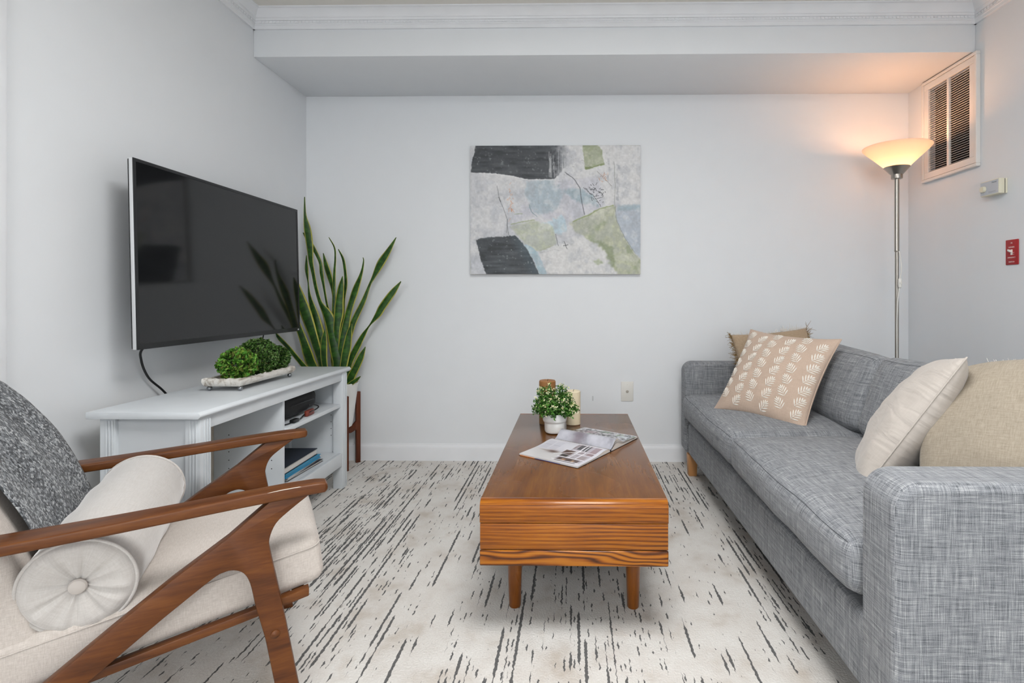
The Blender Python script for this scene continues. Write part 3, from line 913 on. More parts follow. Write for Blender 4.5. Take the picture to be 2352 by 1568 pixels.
# ================================================================== TELEVISION
def build_tv():
    Y0, Y1, Z0, Z1 = 1.774, 2.842, 0.806, 1.455
    t = tag(empty('television', (XL, (Y0 + Y1) / 2, Z0)), 'flat black television on a wall mount with silver edge', 'television')
    tilt = math.radians(1.3)
    def tl(v, dx):
        out = []
        for x, y, z in v:
            h = z - (Z0 + Z1) / 2
            out.append((-1.480 + x - h * math.sin(tilt), y, (Z0 + Z1) / 2 + h))
        return out
    v, f = boxes([(-0.0135, 0.0, Y0, Y1, Z0, Z1)])
    mk('silver_band', tl(v, 0), f, 'silver', t, bevel=0.002)
    v, f = box(-0.0185, -0.0137, Y0 + 0.001, Y1 - 0.003, Z0 + 0.003, Z1 - 0.003)
    mk('back_shell', tl(v, 0), f, 'black_plastic', t, bevel=0.003)
    v, f = box(-0.060, -0.0185, Y0 + 0.2, Y1 - 0.2, Z0 + 0.06, Z1 - 0.22)
    mk('back_housing', tl(v, 0), f, 'black_plastic', t, bevel=0.006)
    bw = 0.011
    v, f = boxes([(0.0002, 0.0032, Y0, Y1, Z0, Z0 + 0.02), (0.0002, 0.0032, Y0, Y1, Z1 - bw, Z1), (0.0002, 0.0032, Y0, Y0 + bw, Z0 + 0.02, Z1 - bw), (0.0002, 0.0032, Y1 - bw, Y1, Z0 + 0.02, Z1 - bw)])
    mk('bezel', tl(v, 0), f, 'black_plastic', t, smooth=False)
    v, f = box(0.0002, 0.0018, Y0 + bw, Y1 - bw, Z0 + 0.02, Z1 - bw)
    mk('screen', tl(v, 0), f, 'tv_screen', t, smooth=False)
    v, f = box(0.0032, 0.0038, Y1 - 0.026, Y1 - 0.012, Z0 + 0.006, Z0 + 0.0125)
    mk('maker_badge', tl(v, 0), f, 'silver', t, smooth=False)
    bx('wall_mount', (XL, -1.541, 2.15, 2.47, 1.02, 1.24), 'black_matte', t, 0.004)
    c = mk('power_cable', *tube(spline([(-1.53, 2.0, 0.86), (-1.575, 1.93, 0.80), (-1.605, 1.955, 0.75), (-1.605, 1.99, 0.68), (-1.60, 2.06, 0.615), (-1.60, 2.14, 0.52), (-1.6, 2.17, 0.40)], 8), 0.0042, 8), 'black_plastic')
    tag(c, 'black cable hanging from the television behind the media unit', 'cable')
    c = mk('aerial_cable', *tube(spline([(-1.545, 2.66, 0.87), (-1.56, 2.66, 0.80), (-1.572, 2.655, 0.73), (-1.58, 2.65, 0.62), (-1.58, 2.65, 0.5)], 6), 0.003, 8), 'black_plastic')
    tag(c, 'thin black cable behind the green moss balls', 'cable')
build_tv()

# ================================================================== MEDIA UNIT
def build_unit():
    xb, xf, y0, y1 = -1.515, -1.19, 1.682, 2.778
    t = tag(empty('media_unit', ((xb + xf) / 2, (y0 + y1) / 2, 0)), 'white open shelf media unit under the television', 'media unit')
    W = 'furniture_white'
    # top with a chamfered front edge
    v, f = prism([(xb - 0.028, 0.598), (xf + 0.006, 0.598), (xf + 0.014, 0.606), (xf + 0.014, 0.611), (xf + 0.006, 0.62), (xb - 0.028, 0.62)], 'y', 1.662, 2.798)
    mk('top', v, f, W, t, bevel=0.0012)
    pw = 0.05
    for (px0, px1) in ((xf - pw, xf), (xb, xb + pw)):
        for (py0, py1) in ((y0, y0 + pw), (y1 - pw, y1)):
            p = bx('post', (px0, px1, py0, py1, 0.0, 0.5975), W, t, 0.002)
            front = px1 == xf
            if front:
                for k in range(3):
                    a = (py0 + 0.016 + k * 0.012)
                    bx('flute', (xf, xf + 0.003, a, a + 0.006, 0.02, 0.59), W, p, 0.0014)
            for k in range(3):
                a = (px0 + 0.020 + k * 0.010) if not front else (px0 + 0.003 + k * 0.010) + 0.012
                yy = (py0 - 0.003, py0) if py0 == y0 else (py1, py1 + 0.003)
                bx('flute', (a, a + 0.005, yy[0], yy[1], 0.02, 0.59), W, p, 0.0014)
    for (a, b) in ((y0 + 0.012, y0 + 0.028), (y1 - 0.028, y1 - 0.012)):
        bx('end_panel', (xb + pw, xf - pw, a, b, 0.07, 0.5975), W, t)
    bx('back_panel', (xb + 0.004, xb + 0.010, y0 + pw, y1 - pw, 0.12, 0.5975), 'back_panel', t)
    bx('apron', (xf - 0.024, xf - 0.005, y0 + pw, y1 - pw, 0.556, 0.5975), W, t, 0.001)
    bx('bottom_rail', (xf - 0.020, xf - 0.003, y0 + pw, y1 - pw, 0.119, 0.184), W, t, 0.001)
    bx('bottom_shelf', (xb + 0.011, xf - 0.0205, y0 + 0.029, y1 - 0.029, 0.166, 0.184), W, t)
    dv = bx('divider', (xb + 0.011, xf - 0.0245, 2.205, 2.222, 0.1845, 0.597), W, t, 0.0008)
    bx('shelf', (xb + 0.011, xf - 0.012, 2.2225, y1 - 0.029, 0.419, 0.437), W, t, 0.001)
    V, Fs = [], []
    for xx in (-1.26, -1.44):
        for k in range(5):
            zz = 0.27 + 0.035 * k
            for yy, s in ((2.2046, -1), (y1 - 0.0284, -1)):
                vv, ff = lathe([(0.0024, 0), (0.0, 0.0004)], 8)
                kk = len(V); V += [(xx + a, yy + s * c, zz + b) for a, b, c in vv]; Fs += [tuple(i + kk for i in q) for q in ff]
    o = mk('peg_holes', V, Fs, 'dark_void', t, smooth=False); o['kind'] = 'stuff'
    v, f = lathe([(0.0, 0.006), (0.005, 0.006), (0.005, 0)], 12)
    for dx in (0, 0.013):
        mk('hinge_screw', [(xf - 0.035 - dx + a, y1 - 0.0285 - c, 0.385 + b) for a, b, c in v], f, 'black_plastic', t)
build_unit()

# books and things in the unit
def book(name, x0, x1, y0, y1, z0, z1, cover, label, cat='book', page='paper', rz=0.0):
    t = tag(empty(name, ((x0 + x1) / 2, (y0 + y1) / 2, z0), rz), label, cat)
    hx, hy, h = (x1 - x0) / 2, (y1 - y0) / 2, z1 - z0
    c = 0.0028 if h > 0.012 else 0.0012
    mk('cover', *boxes([(-hx, hx, -hy, hy, 0, c), (-hx, hx, -hy, hy, h - c, h), (-hx, -hx + 0.003, -hy, hy, c, h - c)]), cover, t, smooth=False, local=True)
    mk('pages', *box(-hx + 0.0031, hx - 0.004, -hy + 0.003, hy - 0.003, c, h - c), page, t, smooth=False, local=True)
    return t
book('magazine_flat', -1.455, -1.235, 2.30, 2.60, 0.1842, 0.1945, 'mag_dark', 'dark edged magazine at the bottom of the shelf stack', 'magazine', rz=-0.05)
book('magazine_flat', -1.455, -1.24, 2.29, 2.59, 0.1948, 0.2045, 'mag_cover', 'white magazine just under the blue book', 'magazine', rz=0.03)
book('book', -1.46, -1.235, 2.27, 2.585, 0.2048, 0.2215, 'book_blue', 'thin bright blue book under the navy book', 'book', 'book_blue')
book('book', -1.47, -1.245, 2.26, 2.575, 0.2218, 0.252, 'book_navy', 'thick navy hardback on top of the shelf stack', 'book', rz=0.02)

t = tag(empty('black_pouch', (-1.338, 2.425, 0.437)), 'soft black pouch on the upper shelf of the unit', 'pouch')
P, f = rbox_points(0.085, 0.165, 0.048, 0.034, 8, (0.006, 0.01, 0.008))
P = wrinkle(P, 0.008, 16, 3.0); P[:, 2] += 0.048 + 0.002
P[:, 2] -= min(0, P[:, 2].min()) - 0.0005
mk('body', P, f, 'black_matte', t, local=True, angle=180)
mk('zip', *tube([(0.081, -0.13, 0.06), (0.093, -0.03, 0.066), (0.094, 0.04, 0.066), (0.084, 0.13, 0.06)], 0.0025, 6), 'black_plastic', t, local=True)
c = mk('charger_cable', *tube(spline([(-1.238, 2.24, 0.441), (-1.225, 2.28, 0.441), (-1.222, 2.36, 0.443), (-1.232, 2.41, 0.446), (-1.236, 2.45, 0.45), (-1.222, 2.50, 0.455), (-1.215, 2.52, 0.465), (-1.222, 2.50, 0.478), (-1.232, 2.46, 0.484)], 8), 0.003, 8), 'black_plastic')
tag(c, 'black coiled charger cable on the upper shelf', 'cable')
t = tag(empty('power_plug', (-1.222, 2.315, 0.437)), 'black plug lying at the front of the upper shelf', 'plug')
P, f = rbox_points(0.012, 0.022, 0.008, 0.004, 3); P[:, 2] += 0.0085
mk('body', P, f, 'black_plastic', t, local=True)
for dx in (-0.004, 0.004):
    mk('prong', *box(dx - 0.0012, dx + 0.0012, 0.022, 0.034, 0.006, 0.011), 'silver', t, local=True)
t = tag(empty('handheld_torch', (-1.226, 2.455, 0.437)), 'small dark red gadget in front of the black pouch', 'gadget')
P, f = rbox_points(0.009, 0.034, 0.014, 0.007, 4); P[:, 2] += 0.0145
mk('body', P, f, 'red_item', t, local=True)
mk('strap', *tube([(0.011, -0.02, 0.02), (0.016, 0.0, 0.024), (0.011, 0.02, 0.02)], 0.002, 6), 'black_plastic', t, local=True)

# ================================================================== TRAY WITH MOSS BALLS
def leaf_cloud(centers, normals, size, tint_fn, shape='oval', jitter=0.7, cup=0.25):
    V, Fs, T = [], [], []
    for c, n in zip(centers, normals):
        n = np.array(n) + rng.normal(size=3) * jitter; n /= np.linalg.norm(n)
        a = np.cross(n, rng.normal(size=3)); a /= np.linalg.norm(a); b = np.cross(n, a)
        s = size * (0.7 + 0.6 * rng.random()); k = len(V); tt = tint_fn()
        c = np.array(c)
        L, Wd = s, s * 0.55
        V += [c, c + b * Wd * .42 + a * L * .28 + n * cup * s * .8, c + b * Wd * .46 + a * L * .66 + n * cup * s, c + a * L + n * cup * s * .7,
              c - b * Wd * .46 + a * L * .66 + n * cup * s, c - b * Wd * .42 + a * L * .28 + n * cup * s * .8]
        Fs += [(k, k + 1, k + 2, k + 3), (k, k + 3, k + 4, k + 5)]
        T += [tt] * 6
    return np.array(V), Fs, np.array(T, np.float32)

def cloud_obj(name, V, Fs, T, mat, parent):
    V = V - np.array(root_of(parent).location)
    me = bpy.data.meshes.new(name); me.from_pydata(V.tolist(), [], Fs)
    at = me.attributes.new('tint', 'FLOAT', 'POINT'); at.data.foreach_set('value', T)
    me.materials.append(MATS[mat])
    o = bpy.data.objects.new(name, me); COL.objects.link(o); o.parent = parent; o['kind'] = 'stuff'
    return o

def sphere_pts(n):
    k = np.arange(n) + 0.5
    ph = np.arccos(1 - 2 * k / n); th = math.pi * (1 + 5 ** 0.5) * k
    return np.stack([np.cos(th) * np.sin(ph), np.sin(th) * np.sin(ph), np.cos(ph)], 1)

def build_tray():
    x0, x1, y0, y1, zt = -1.437, -1.283, 2.035, 2.44, 0.62
    t = tag(empty('wooden_tray', ((x0 + x1) / 2, (y0 + y1) / 2, zt)), 'distressed white wooden tray on ball feet on the media unit', 'tray')
    zb, zh = zt + 0.019, zt + 0.050
    # solid plank with rim, weathered edge
    nx, ny = 14, 34
    outer = []
    def ring(inset, z, jit):
        pts = []
        xs = np.linspace(x0 + inset, x1 - inset, nx); ys = np.linspace(y0 + inset, y1 - inset, ny)
        for x in xs: pts.append((x, y0 + inset, z))
        for y in ys[1:]: pts.append((x1 - inset, y, z))
        for x in xs[::-1][1:]: pts.append((x, y1 - inset, z))
        for y in ys[::-1][1:-1]: pts.append((x0 + inset, y, z))
        return [(p[0] + rng.normal() * jit, p[1] + rng.normal() * jit, p[2] + rng.normal() * jit * 1.3) for p in pts]
    rings = [ring(0.016, zb, 0), ring(0.010, zb + 0.0, 0), ring(0.004, zb + 0.006, 0.0004), ring(0.0, zb + 0.016, 0.0008), ring(0.001, zh - 0.004, 0.001), ring(0.006, zh, 0.0013), ring(0.013, zh - 0.001, 0.0013), ring(0.017, zh - 0.007, 0.0008), ring(0.020, zh - 0.010, 0.0003)]
    R = np.array(rings); n = R.shape[1]
    V = R.reshape(-1, 3).tolist(); Fs = []
    for i in range(len(rings) - 1):
        for k in range(n):
            l = (k + 1) % n; Fs.append((i * n + k, i * n + l, (i + 1) * n + l, (i + 1) * n + k))
    Fs.append(list(range(n))); Fs.append([(len(rings) - 1) * n + k for k in range(n)])
    mk('plank', V, Fs, 'whitewashed_wood', t, angle=50)
    for fx in (-1.421, -1.300):
        for fy in (2.059, 2.42):
            v, f = lathe([(0.0005, 0.0), (0.0045, 0.001), (0.0085, 0.005), (0.0098, 0.0098), (0.0085, 0.0146), (0.005, 0.0182), (0.004, 0.0195)], 18, (fx, fy, zt), True, True)
            mk('ball_foot', v, f, 'ball_metal', t)
    zs = zh - 0.010
    specs = [('bright green leafy moss ball at the near end of the tray', (-1.340, 2.104), 0.064, 'boxwood_bright', 0.0165, 1500, 0.95),
             ('largest dark green boxwood ball in the middle of the tray', (-1.340, 2.242), 0.079, 'boxwood_dark', 0.0115, 3600, 0.98),
             ('small dark green boxwood ball at the far end of the tray', (-1.340, 2.376), 0.058, 'boxwood_dark', 0.011, 2200, 0.95)]
    for lab, (cx, cy), r, mat, ls, n, sq in specs:
        q = tag(empty('boxwood_ball', (cx, cy, zs)), lab, 'artificial plant', 'green balls on the tray')
        c = np.array((cx, cy, zs + r * sq * 0.93))
        S = sphere_pts(n); S = S[S[:, 2] > -0.93]
        bump = np.array([1 + 0.06 * mnoise.noise(Vector(p * 4.5 + cx * 30)) for p in S])
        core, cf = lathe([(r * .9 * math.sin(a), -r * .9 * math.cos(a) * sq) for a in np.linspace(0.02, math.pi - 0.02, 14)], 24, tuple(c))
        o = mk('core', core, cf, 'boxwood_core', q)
        V, Fs, T = leaf_cloud(c + S * (r * 0.90 * bump)[:, None] * np.array((1, 1, sq)), S, ls, lambda: rng.random() ** 1.1, jitter=0.55, cup=0.55)
        V[:, 2] = np.maximum(V[:, 2], zs + 0.0005)
        cloud_obj('leaves', V, Fs, T, mat, q)
build_tray()

# ================================================================== SNAKE PLANT ON ITS STAND
def unproject(px, py, Y):
    x = (px - CX) / F_PX; z = -(py - CY) / F_PX
    d = (x * math.cos(YAW) - math.sin(YAW), x * math.sin(YAW) + math.cos(YAW), z)
    return np.array((d[0] / d[1] * Y, Y, CAM_H + d[2] / d[1] * Y))

def build_snake():
    pc = (-1.372, 3.092)
    st = tag(empty('plant_stand', (pc[0], pc[1], 0)), 'dark walnut plant stand behind the media unit', 'plant stand')
    rl = 0.113
    for k in range(4):
        a = math.radians(45 + 90 * k)
        cx, cy = pc[0] + rl * math.cos(a), pc[1] + rl * math.sin(a)
        w, d = 0.013, 0.009
        ca, sa = math.cos(a), math.sin(a)
        V = []
        for z in (0, 0.424):
            for (q, s) in ((-w, -d), (w, -d), (w, d), (-w, d)):
                V.append((cx + q * ca - s * sa, cy + q * sa + s * ca, z))
        mk('leg', V, [(0, 1, 2, 3), (4, 5, 6, 7), (0, 1, 5, 4), (1, 2, 6, 5), (2, 3, 7, 6), (3, 0, 4, 7)], 'plant_stand_wood', st, bevel=0.002)
    for k in range(2):
        a = math.radians(45 + 90 * k); ca, sa = math.cos(a), math.sin(a)
        prof = [(-rl + 0.011, 0.20), (-0.07, 0.185), (0.07, 0.185), (rl - 0.011, 0.20), (rl - 0.011, 0.252), (0.085, 0.233), (0.07, 0.227 - k * 0.0), (-0.07, 0.227), (-0.085, 0.233), (-rl + 0.011, 0.252)]
        V = []
        for s in (-0.009, 0.009):
            for q, z in prof: V.append((pc[0] + q * ca - s * sa, pc[1] + q * sa + s * ca, z))
        n = len(prof)
        Fs = [tuple(range(n)), tuple(range(n, 2 * n))] + [(i, (i + 1) % n, n + (i + 1) % n, n + i) for i in range(n)]
        mk('cross_bar', V, Fs, 'plant_stand_wood', st, bevel=0.0015)
    t = tag(empty('snake_plant', (pc[0], pc[1], 0.229)), 'tall snake plant with yellow edged leaves in a white pot', 'plant')
    v, f = lathe([(0.0, 0.0), (0.062, 0.0), (0.072, 0.006), (0.078, 0.03), (0.0785, 0.033), (0.107, 0.252), (0.109, 0.256), (0.107, 0.26), (0.103, 0.258), (0.098, 0.22), (0.0, 0.22)], 48, (pc[0], pc[1], 0.229))
    mk('pot', v, f, 'pot_white', t)
    v, f = lathe([(0.0, 0.232), (0.05, 0.233), (0.0975, 0.228)], 32, (pc[0], pc[1], 0.229))
    mk('soil', wrinkle(np.array(v), 0.003, 60), f, 'soil', t)
    zs = 0.455
    # pixel centre line, leaf width in pixels, depth at tip, base offset (x,y) from pot centre
    L = [
        ([(699.6, 452, 2), (700.5, 494, 6), (705.5, 526, 15), (711, 565, 15), (714, 601, 11), (719, 627, 9), (726, 663, 9), (736, 696, 10), (753, 726, 24), (764, 764, 28), (771, 806, 27), (773, 838, 20)], 3.10, (-0.02, -0.04)),
        ([(696, 534, 2), (706, 549, 7), (719, 568, 8), (735, 601, 7), (738.5, 627, 9), (743, 654, 6), (751, 699, 5), (757, 722, 6), (765, 780, 12), (768, 838, 14)], 3.13, (0.0, 0.02)),
        ([(704, 586, 1.5), (704, 618, 9), (708, 650, 3), (711, 681, 8), (722, 722, 18), (731.5, 764, 22), (736, 806, 22), (740, 838, 18)], 3.08, (-0.04, 0.0)),
        ([(672, 620, 2), (679, 650, 12), (690, 688, 22), (702, 722, 25), (716, 764, 23), (729, 806, 20), (738, 838, 16)], 2.98, (-0.055, -0.03)),
        ([(672, 700, 2), (680, 735, 12), (698, 787, 17), (706, 813, 22), (716, 838, 22)], 2.99, (-0.065, 0.0)),
        ([(612, 745, 3), (631, 766, 9), (660, 796, 10), (680, 820, 10), (697, 840, 11), (716, 862, 13)], 2.86, (-0.06, -0.03)),
        ([(742.5, 581, 1.5), (749, 610, 11), (756, 633, 13), (763.5, 663, 8), (768, 700, 8), (770, 760, 12), (770, 838, 14)], 3.15, (-0.01, 0.05)),
        ([(755.5, 545, 1.5), (768, 568, 3.5), (770, 592, 4), (768, 627, 6), (767, 672, 7), (767, 719, 9), (768, 800, 13), (770, 838, 14)], 3.10, (0.0, 0.0)),
        ([(777, 572, 1.5), (788, 595, 6), (793, 627, 7), (794, 654, 8), (790, 686, 6), (787, 718, 8), (778, 800, 14), (775, 838, 14)], 3.14, (0.01, 0.05)),
        ([(787, 634, 1.5), (783, 658, 13), (779, 690, 18), (777, 722, 20), (773, 758, 15), (770, 838, 15)], 3.06, (0.0, -0.02)),
        ([(834, 591, 1.5), (835, 601, 3), (830, 627, 7), (817, 663, 16), (807, 694, 15), (799, 722, 15), (790.5, 764, 18), (785, 799, 18), (782, 838, 17)], 3.08, (0.02, -0.03)),
        ([(910, 545, 1.5), (892, 576, 13), (874, 604, 19), (858, 636, 9), (849, 654, 6), (835, 690, 10), (821, 719, 12), (808, 750, 13), (795, 800, 15), (789, 838, 15)], 3.11, (0.03, 0.01)),
        ([(921, 646, 2), (901, 672, 14), (878, 704, 17), (868, 722, 15), (849, 747, 3.5), (834, 770, 11), (818.5, 799, 15), (804.5, 829, 14), (797, 855, 14)], 3.08, (0.05, 0.0)),
        ([(808, 743, 1.5), (802, 764, 12), (796, 799, 18), (789, 838, 17)], 3.03, (0.03, -0.05)),
        ([(839.5, 796, 1.5), (828, 820, 14), (817, 844, 16), (806, 866, 18), (800, 886, 15)], 3.07, (0.06, -0.02)),
        ([(828, 864, 1.5), (818.5, 872, 8), (807, 880, 10), (798, 889, 10)], 3.04, (0.07, -0.04)),
        ([(747, 756, 1.5), (744, 778, 12), (743, 806, 15), (745, 838, 14)], 3.00, (-0.03, -0.06)),
    ]
    for i, (pts, ytip, (bxo, byo)) in enumerate(L):
        base = np.array((pc[0] + bxo, pc[1] + byo, zs))
        n = len(pts); W3 = []; P3 = []
        z_tip = 1 + 0
        for k, (px, py, w) in enumerate(pts):
            s = k / n
            Y = ytip + (base[1] - ytip) * (s ** 1.3)
            P3.append(unproject(px, py, Y)); W3.append(w * Y / F_PX)
        P3.append(base); W3.append(W3[-1] * 0.8)
        C4 = spline([np.append(p, w) for p, w in zip(P3, W3)], 5)
        cen, wd = C4[:, :3], np.maximum(C4[:, 3], 0.0012)
        m = len(cen); nc = 7
        P = np.zeros((m, nc, 3)); UV = np.zeros((m, nc, 2))
        ln = np.concatenate([[0], np.cumsum(np.linalg.norm(np.diff(cen, axis=0), axis=1))])
        tw0 = rng.uniform(-0.5, 0.5)
        for j in range(m):
            tg = cen[min(j + 1, m - 1)] - cen[max(j - 1, 0)]; tg /= np.linalg.norm(tg)
            view = cen[j] - np.array((0, 0, CAM_H)); view /= np.linalg.norm(view)
            side = np.cross(tg, np.array((0.0, 1.0, 0.0))); side /= np.linalg.norm(side)
            nrm = np.cross(side, tg)
            fold = 0.22
            for q in range(nc):
                u = q / (nc - 1) * 2 - 1
                P[j, q] = cen[j] + side * u * wd[j] / 2 + nrm * (fold * (abs(u) ** 1.6) * wd[j] / 2) + np.array((0, 1, 0)) * 0.12 * wd[j] * u * math.sin(ln[j] * 9 + tw0 * 6)
                UV[j, q] = ((u + 1) / 2, ln[j] * 1.2 + i * 0.37)
        P[..., 0] = np.maximum(P[..., 0], XL + 0.004); P[..., 1] = np.minimum(P[..., 1], YB - 0.004)
        grid_obj('leaf', P, 'snake_leaf', t, UV, solid=0.0022)
build_snake()

# ================================================================== FLOOR LAMP
def build_lamp():
    X, Y = 1.752, 2.92
    t = tag(empty('floor_lamp', (X, Y, 0)), 'lit brushed steel torchiere floor lamp in the corner', 'floor lamp')
    v, f = lathe([(0.0, 0.0), (0.135, 0.0), (0.14, 0.006), (0.138, 0.018), (0.03, 0.026), (0.014, 0.03), (0.0, 0.03)], 48, (X, Y, 0))
    mk('base', v, f, 'steel', t)
    v, f = lathe([(0.0095, 0.028), (0.0095, 1.24)], 20, (X, Y, 0)); mk('lower_pole', v, f, 'steel', t)
    v, f = lathe([(0.0112, 1.232), (0.0125, 1.236), (0.0125, 1.24), (0.0118, 1.242), (0.0118, 1.64)], 20, (X, Y, 0)); mk('upper_pole', v, f, 'steel', t)
    v, f = lathe([(0.0118, 1.626), (0.027, 1.628), (0.028, 1.634), (0.028, 1.650), (0.034, 1.656), (0.0645, 1.690), (0.0625, 1.692), (0.033, 1.664), (0.0, 1.664)], 40, (X, Y, 0)); mk('cup', v, f, 'steel', t)
    v, f = lathe([(0.0118, 1.640), (0.0135, 1.642), (0.0135, 1.664), (0.0118, 1.666)], 20, (X, Y, 0)); mk('collar', v, f, 'steel', t)
    v, f = lathe([(0.030, 1.664), (0.059, 1.690), (0.112, 1.742), (0.150, 1.778), (0.1655, 1.795), (0.1665, 1.800), (0.1640, 1.7995), (0.148, 1.781), (0.110, 1.746), (0.057, 1.694), (0.028, 1.667)], 64, (X, Y, 0))
    mk('lamp_shade', v, f, 'lamp_shade', t)
    v, f = lathe([(0.012, 1.665), (0.014, 1.68), (0.022, 1.695), (0.026, 1.71), (0.022, 1.727), (0.01, 1.737), (0.0, 1.739)], 24, (X, Y, 0)); mk('bulb', v, f, 'bulb_glow', t)
    pl = bpy.data.lights.new('bulb_light', 'POINT'); pl.energy = 2.7; pl.color = (1.0, 0.45, 0.19); pl.shadow_soft_size = 0.028
    po = bpy.data.objects.new('bulb_light', pl); COL.objects.link(po); po.parent = t; po.location = (0, 0, 1.752)
    cpts = [(X + 0.004, Y - 0.013, 1.235), (X + 0.010, Y - 0.018, 1.19), (X + 0.012, Y - 0.02, 1.13), (X + 0.006, Y - 0.017, 1.085)]
    mk('cord', *tube(spline(cpts, 6), 0.003, 8), 'white_plastic', t)
    cpts = [(X + 0.003, Y - 0.017, 1.04), (X - 0.006, Y - 0.016, 0.95), (X - 0.009, Y - 0.015, 0.8), (X - 0.004, Y - 0.015, 0.5), (X + 0.02, Y - 0.02, 0.2), (X + 0.10, Y - 0.02, 0.035), (X + 0.17, Y - 0.02, 0.006)]
    mk('cord', *tube(spline(cpts, 6), 0.003, 8), 'white_plastic', t)
    P, f = rbox_points(0.0095, 0.008, 0.026, 0.0075, 4)
    sw = mk('switch', P + np.array((X + 0.004, Y - 0.021, 1.062)), f, 'white_plastic', t, angle=180)
    P, f = rbox_points(0.005, 0.003, 0.006, 0.002, 2)
    mk('rocker', P + np.array((X + 0.004, Y - 0.0305, 1.062)), f, 'white_plastic', sw)
build_lamp()

# ================================================================== COFFEE TABLE
def build_table():
    x0, x1, y0, y1, zt, zb = -0.268, 0.268, 1.512, 2.680, 0.405, 0.220
    t = tag(empty('coffee_table', (0, (y0 + y1) / 2, 0)), 'low brown oak coffee table with rounded ends and tapered legs', 'coffee table')
    r = 0.022
    def rounded(y_out, sgn, z_top, z_low, inner):
        pts = [(y_out, z_low)]
        for k in range(7):
            a = math.pi / 2 * k / 6
            pts.append((y_out + sgn * (r - r * math.cos(a)), z_top - r + r * math.sin(a)))
        pts += [(inner, z_top), (inner, z_low)]
        return pts
    v, f = prism([(y0 + 0.030, zt - 0.03), (y0 + 0.030, zt), (y1 - 0.030, zt), (y1 - 0.030, zt - 0.03)], 'x', x0, x1)
    mk('top', v, f, 'table_top_wood', t, bevel=0.0015)
    for (yo, sg) in ((y0, 1), (y1, -1)):
        v, f = prism(rounded(yo, sg, zt, 0.3425, yo + sg * 0.0295), 'x', x0, x1)
        mk('rounded_edge', v, f, 'table_face_upper', t, bevel=0.0012, angle=45, bev_angle=50)
        a, b = sorted((yo + sg * 0.0012, yo + sg * 0.0078))
        bx('end_panel', (x0 + 0.001, x1 - 0.001, a, b, 0.2665, 0.3405), 'table_face_mid', t, 0.001)
        a, b = sorted((yo, yo + sg * 0.0078))
        bx('bottom_band', (x0, x1, a, b, zb, 0.2645), 'table_face_low', t, 0.0035, seg=3)
    bx('body', (x0 + 0.006, x1 - 0.006, y0 + 0.008, y1 - 0.008, zb + 0.002, 0.374), 'body_dark', t)
    for xs in (x0, x1):
        a, b = (xs, xs + 0.0058) if xs < 0 else (xs - 0.0058, xs)
        for k in range(2):
            ya = y0 + 0.03 + k * ((y1 - y0 - 0.06) / 2); yb2 = ya + (y1 - y0 - 0.06) / 2 - 0.002
            dr = bx('drawer_front', (a, b, ya, yb2, 0.268, 0.372), 'table_leg_wood', t, 0.001)
            m = (ya + yb2) / 2
            q = b if xs > 0 else a
            s = 1 if xs > 0 else -1
            qa, qb = sorted((q, q + s * 0.012))
            bx('pull', (qa, qb, m - 0.05, m + 0.05, 0.315, 0.325), 'table_leg_wood', dr, 0.003)
        bx('side_band', (a, b, y0 + 0.022, y1 - 0.022, zb, 0.2645), 'table_leg_wood', t, 0.001)
    for lx in (-0.188, 0.188):
        for ly in (1.70, 2.50):
            v, f = lathe([(0.0, 0.0), (0.0170, 0.0), (0.0185, 0.003), (0.0262, 0.2205), (0.0, 0.2205)], 32, (lx, ly, 0))
            mk('leg', v, f, 'table_leg_wood', t)
build_table()

# candles and pot plant on the table
ZT = 0.4055
def candle(lab, x, y, r, h, mat):
    t = tag(empty('pillar_candle', (x, y, ZT)), lab, 'candle')
    v, f = lathe([(0.0, 0.0), (r - 0.002, 0.0), (r, 0.002), (r, h - 0.004), (r - 0.003, h), (r * 0.7, h - 0.002), (r * 0.3, h - 0.006), (0.0, h - 0.007)], 40, (x, y, ZT))
    mk('wax', v, f, mat, t)
    mk('wick', *tube([(x, y, ZT + h - 0.008), (x + 0.001, y, ZT + h + 0.001), (x + 0.003, y, ZT + h + 0.006)], 0.001, 6), 'wick', t)
candle('tall brown pillar candle behind the small potted plant', -0.122, 2.452, 0.038, 0.198, 'candle_brown')
candle('shorter cream pillar candle beside the small potted plant', -0.003, 2.440, 0.033, 0.153, 'candle_cream')

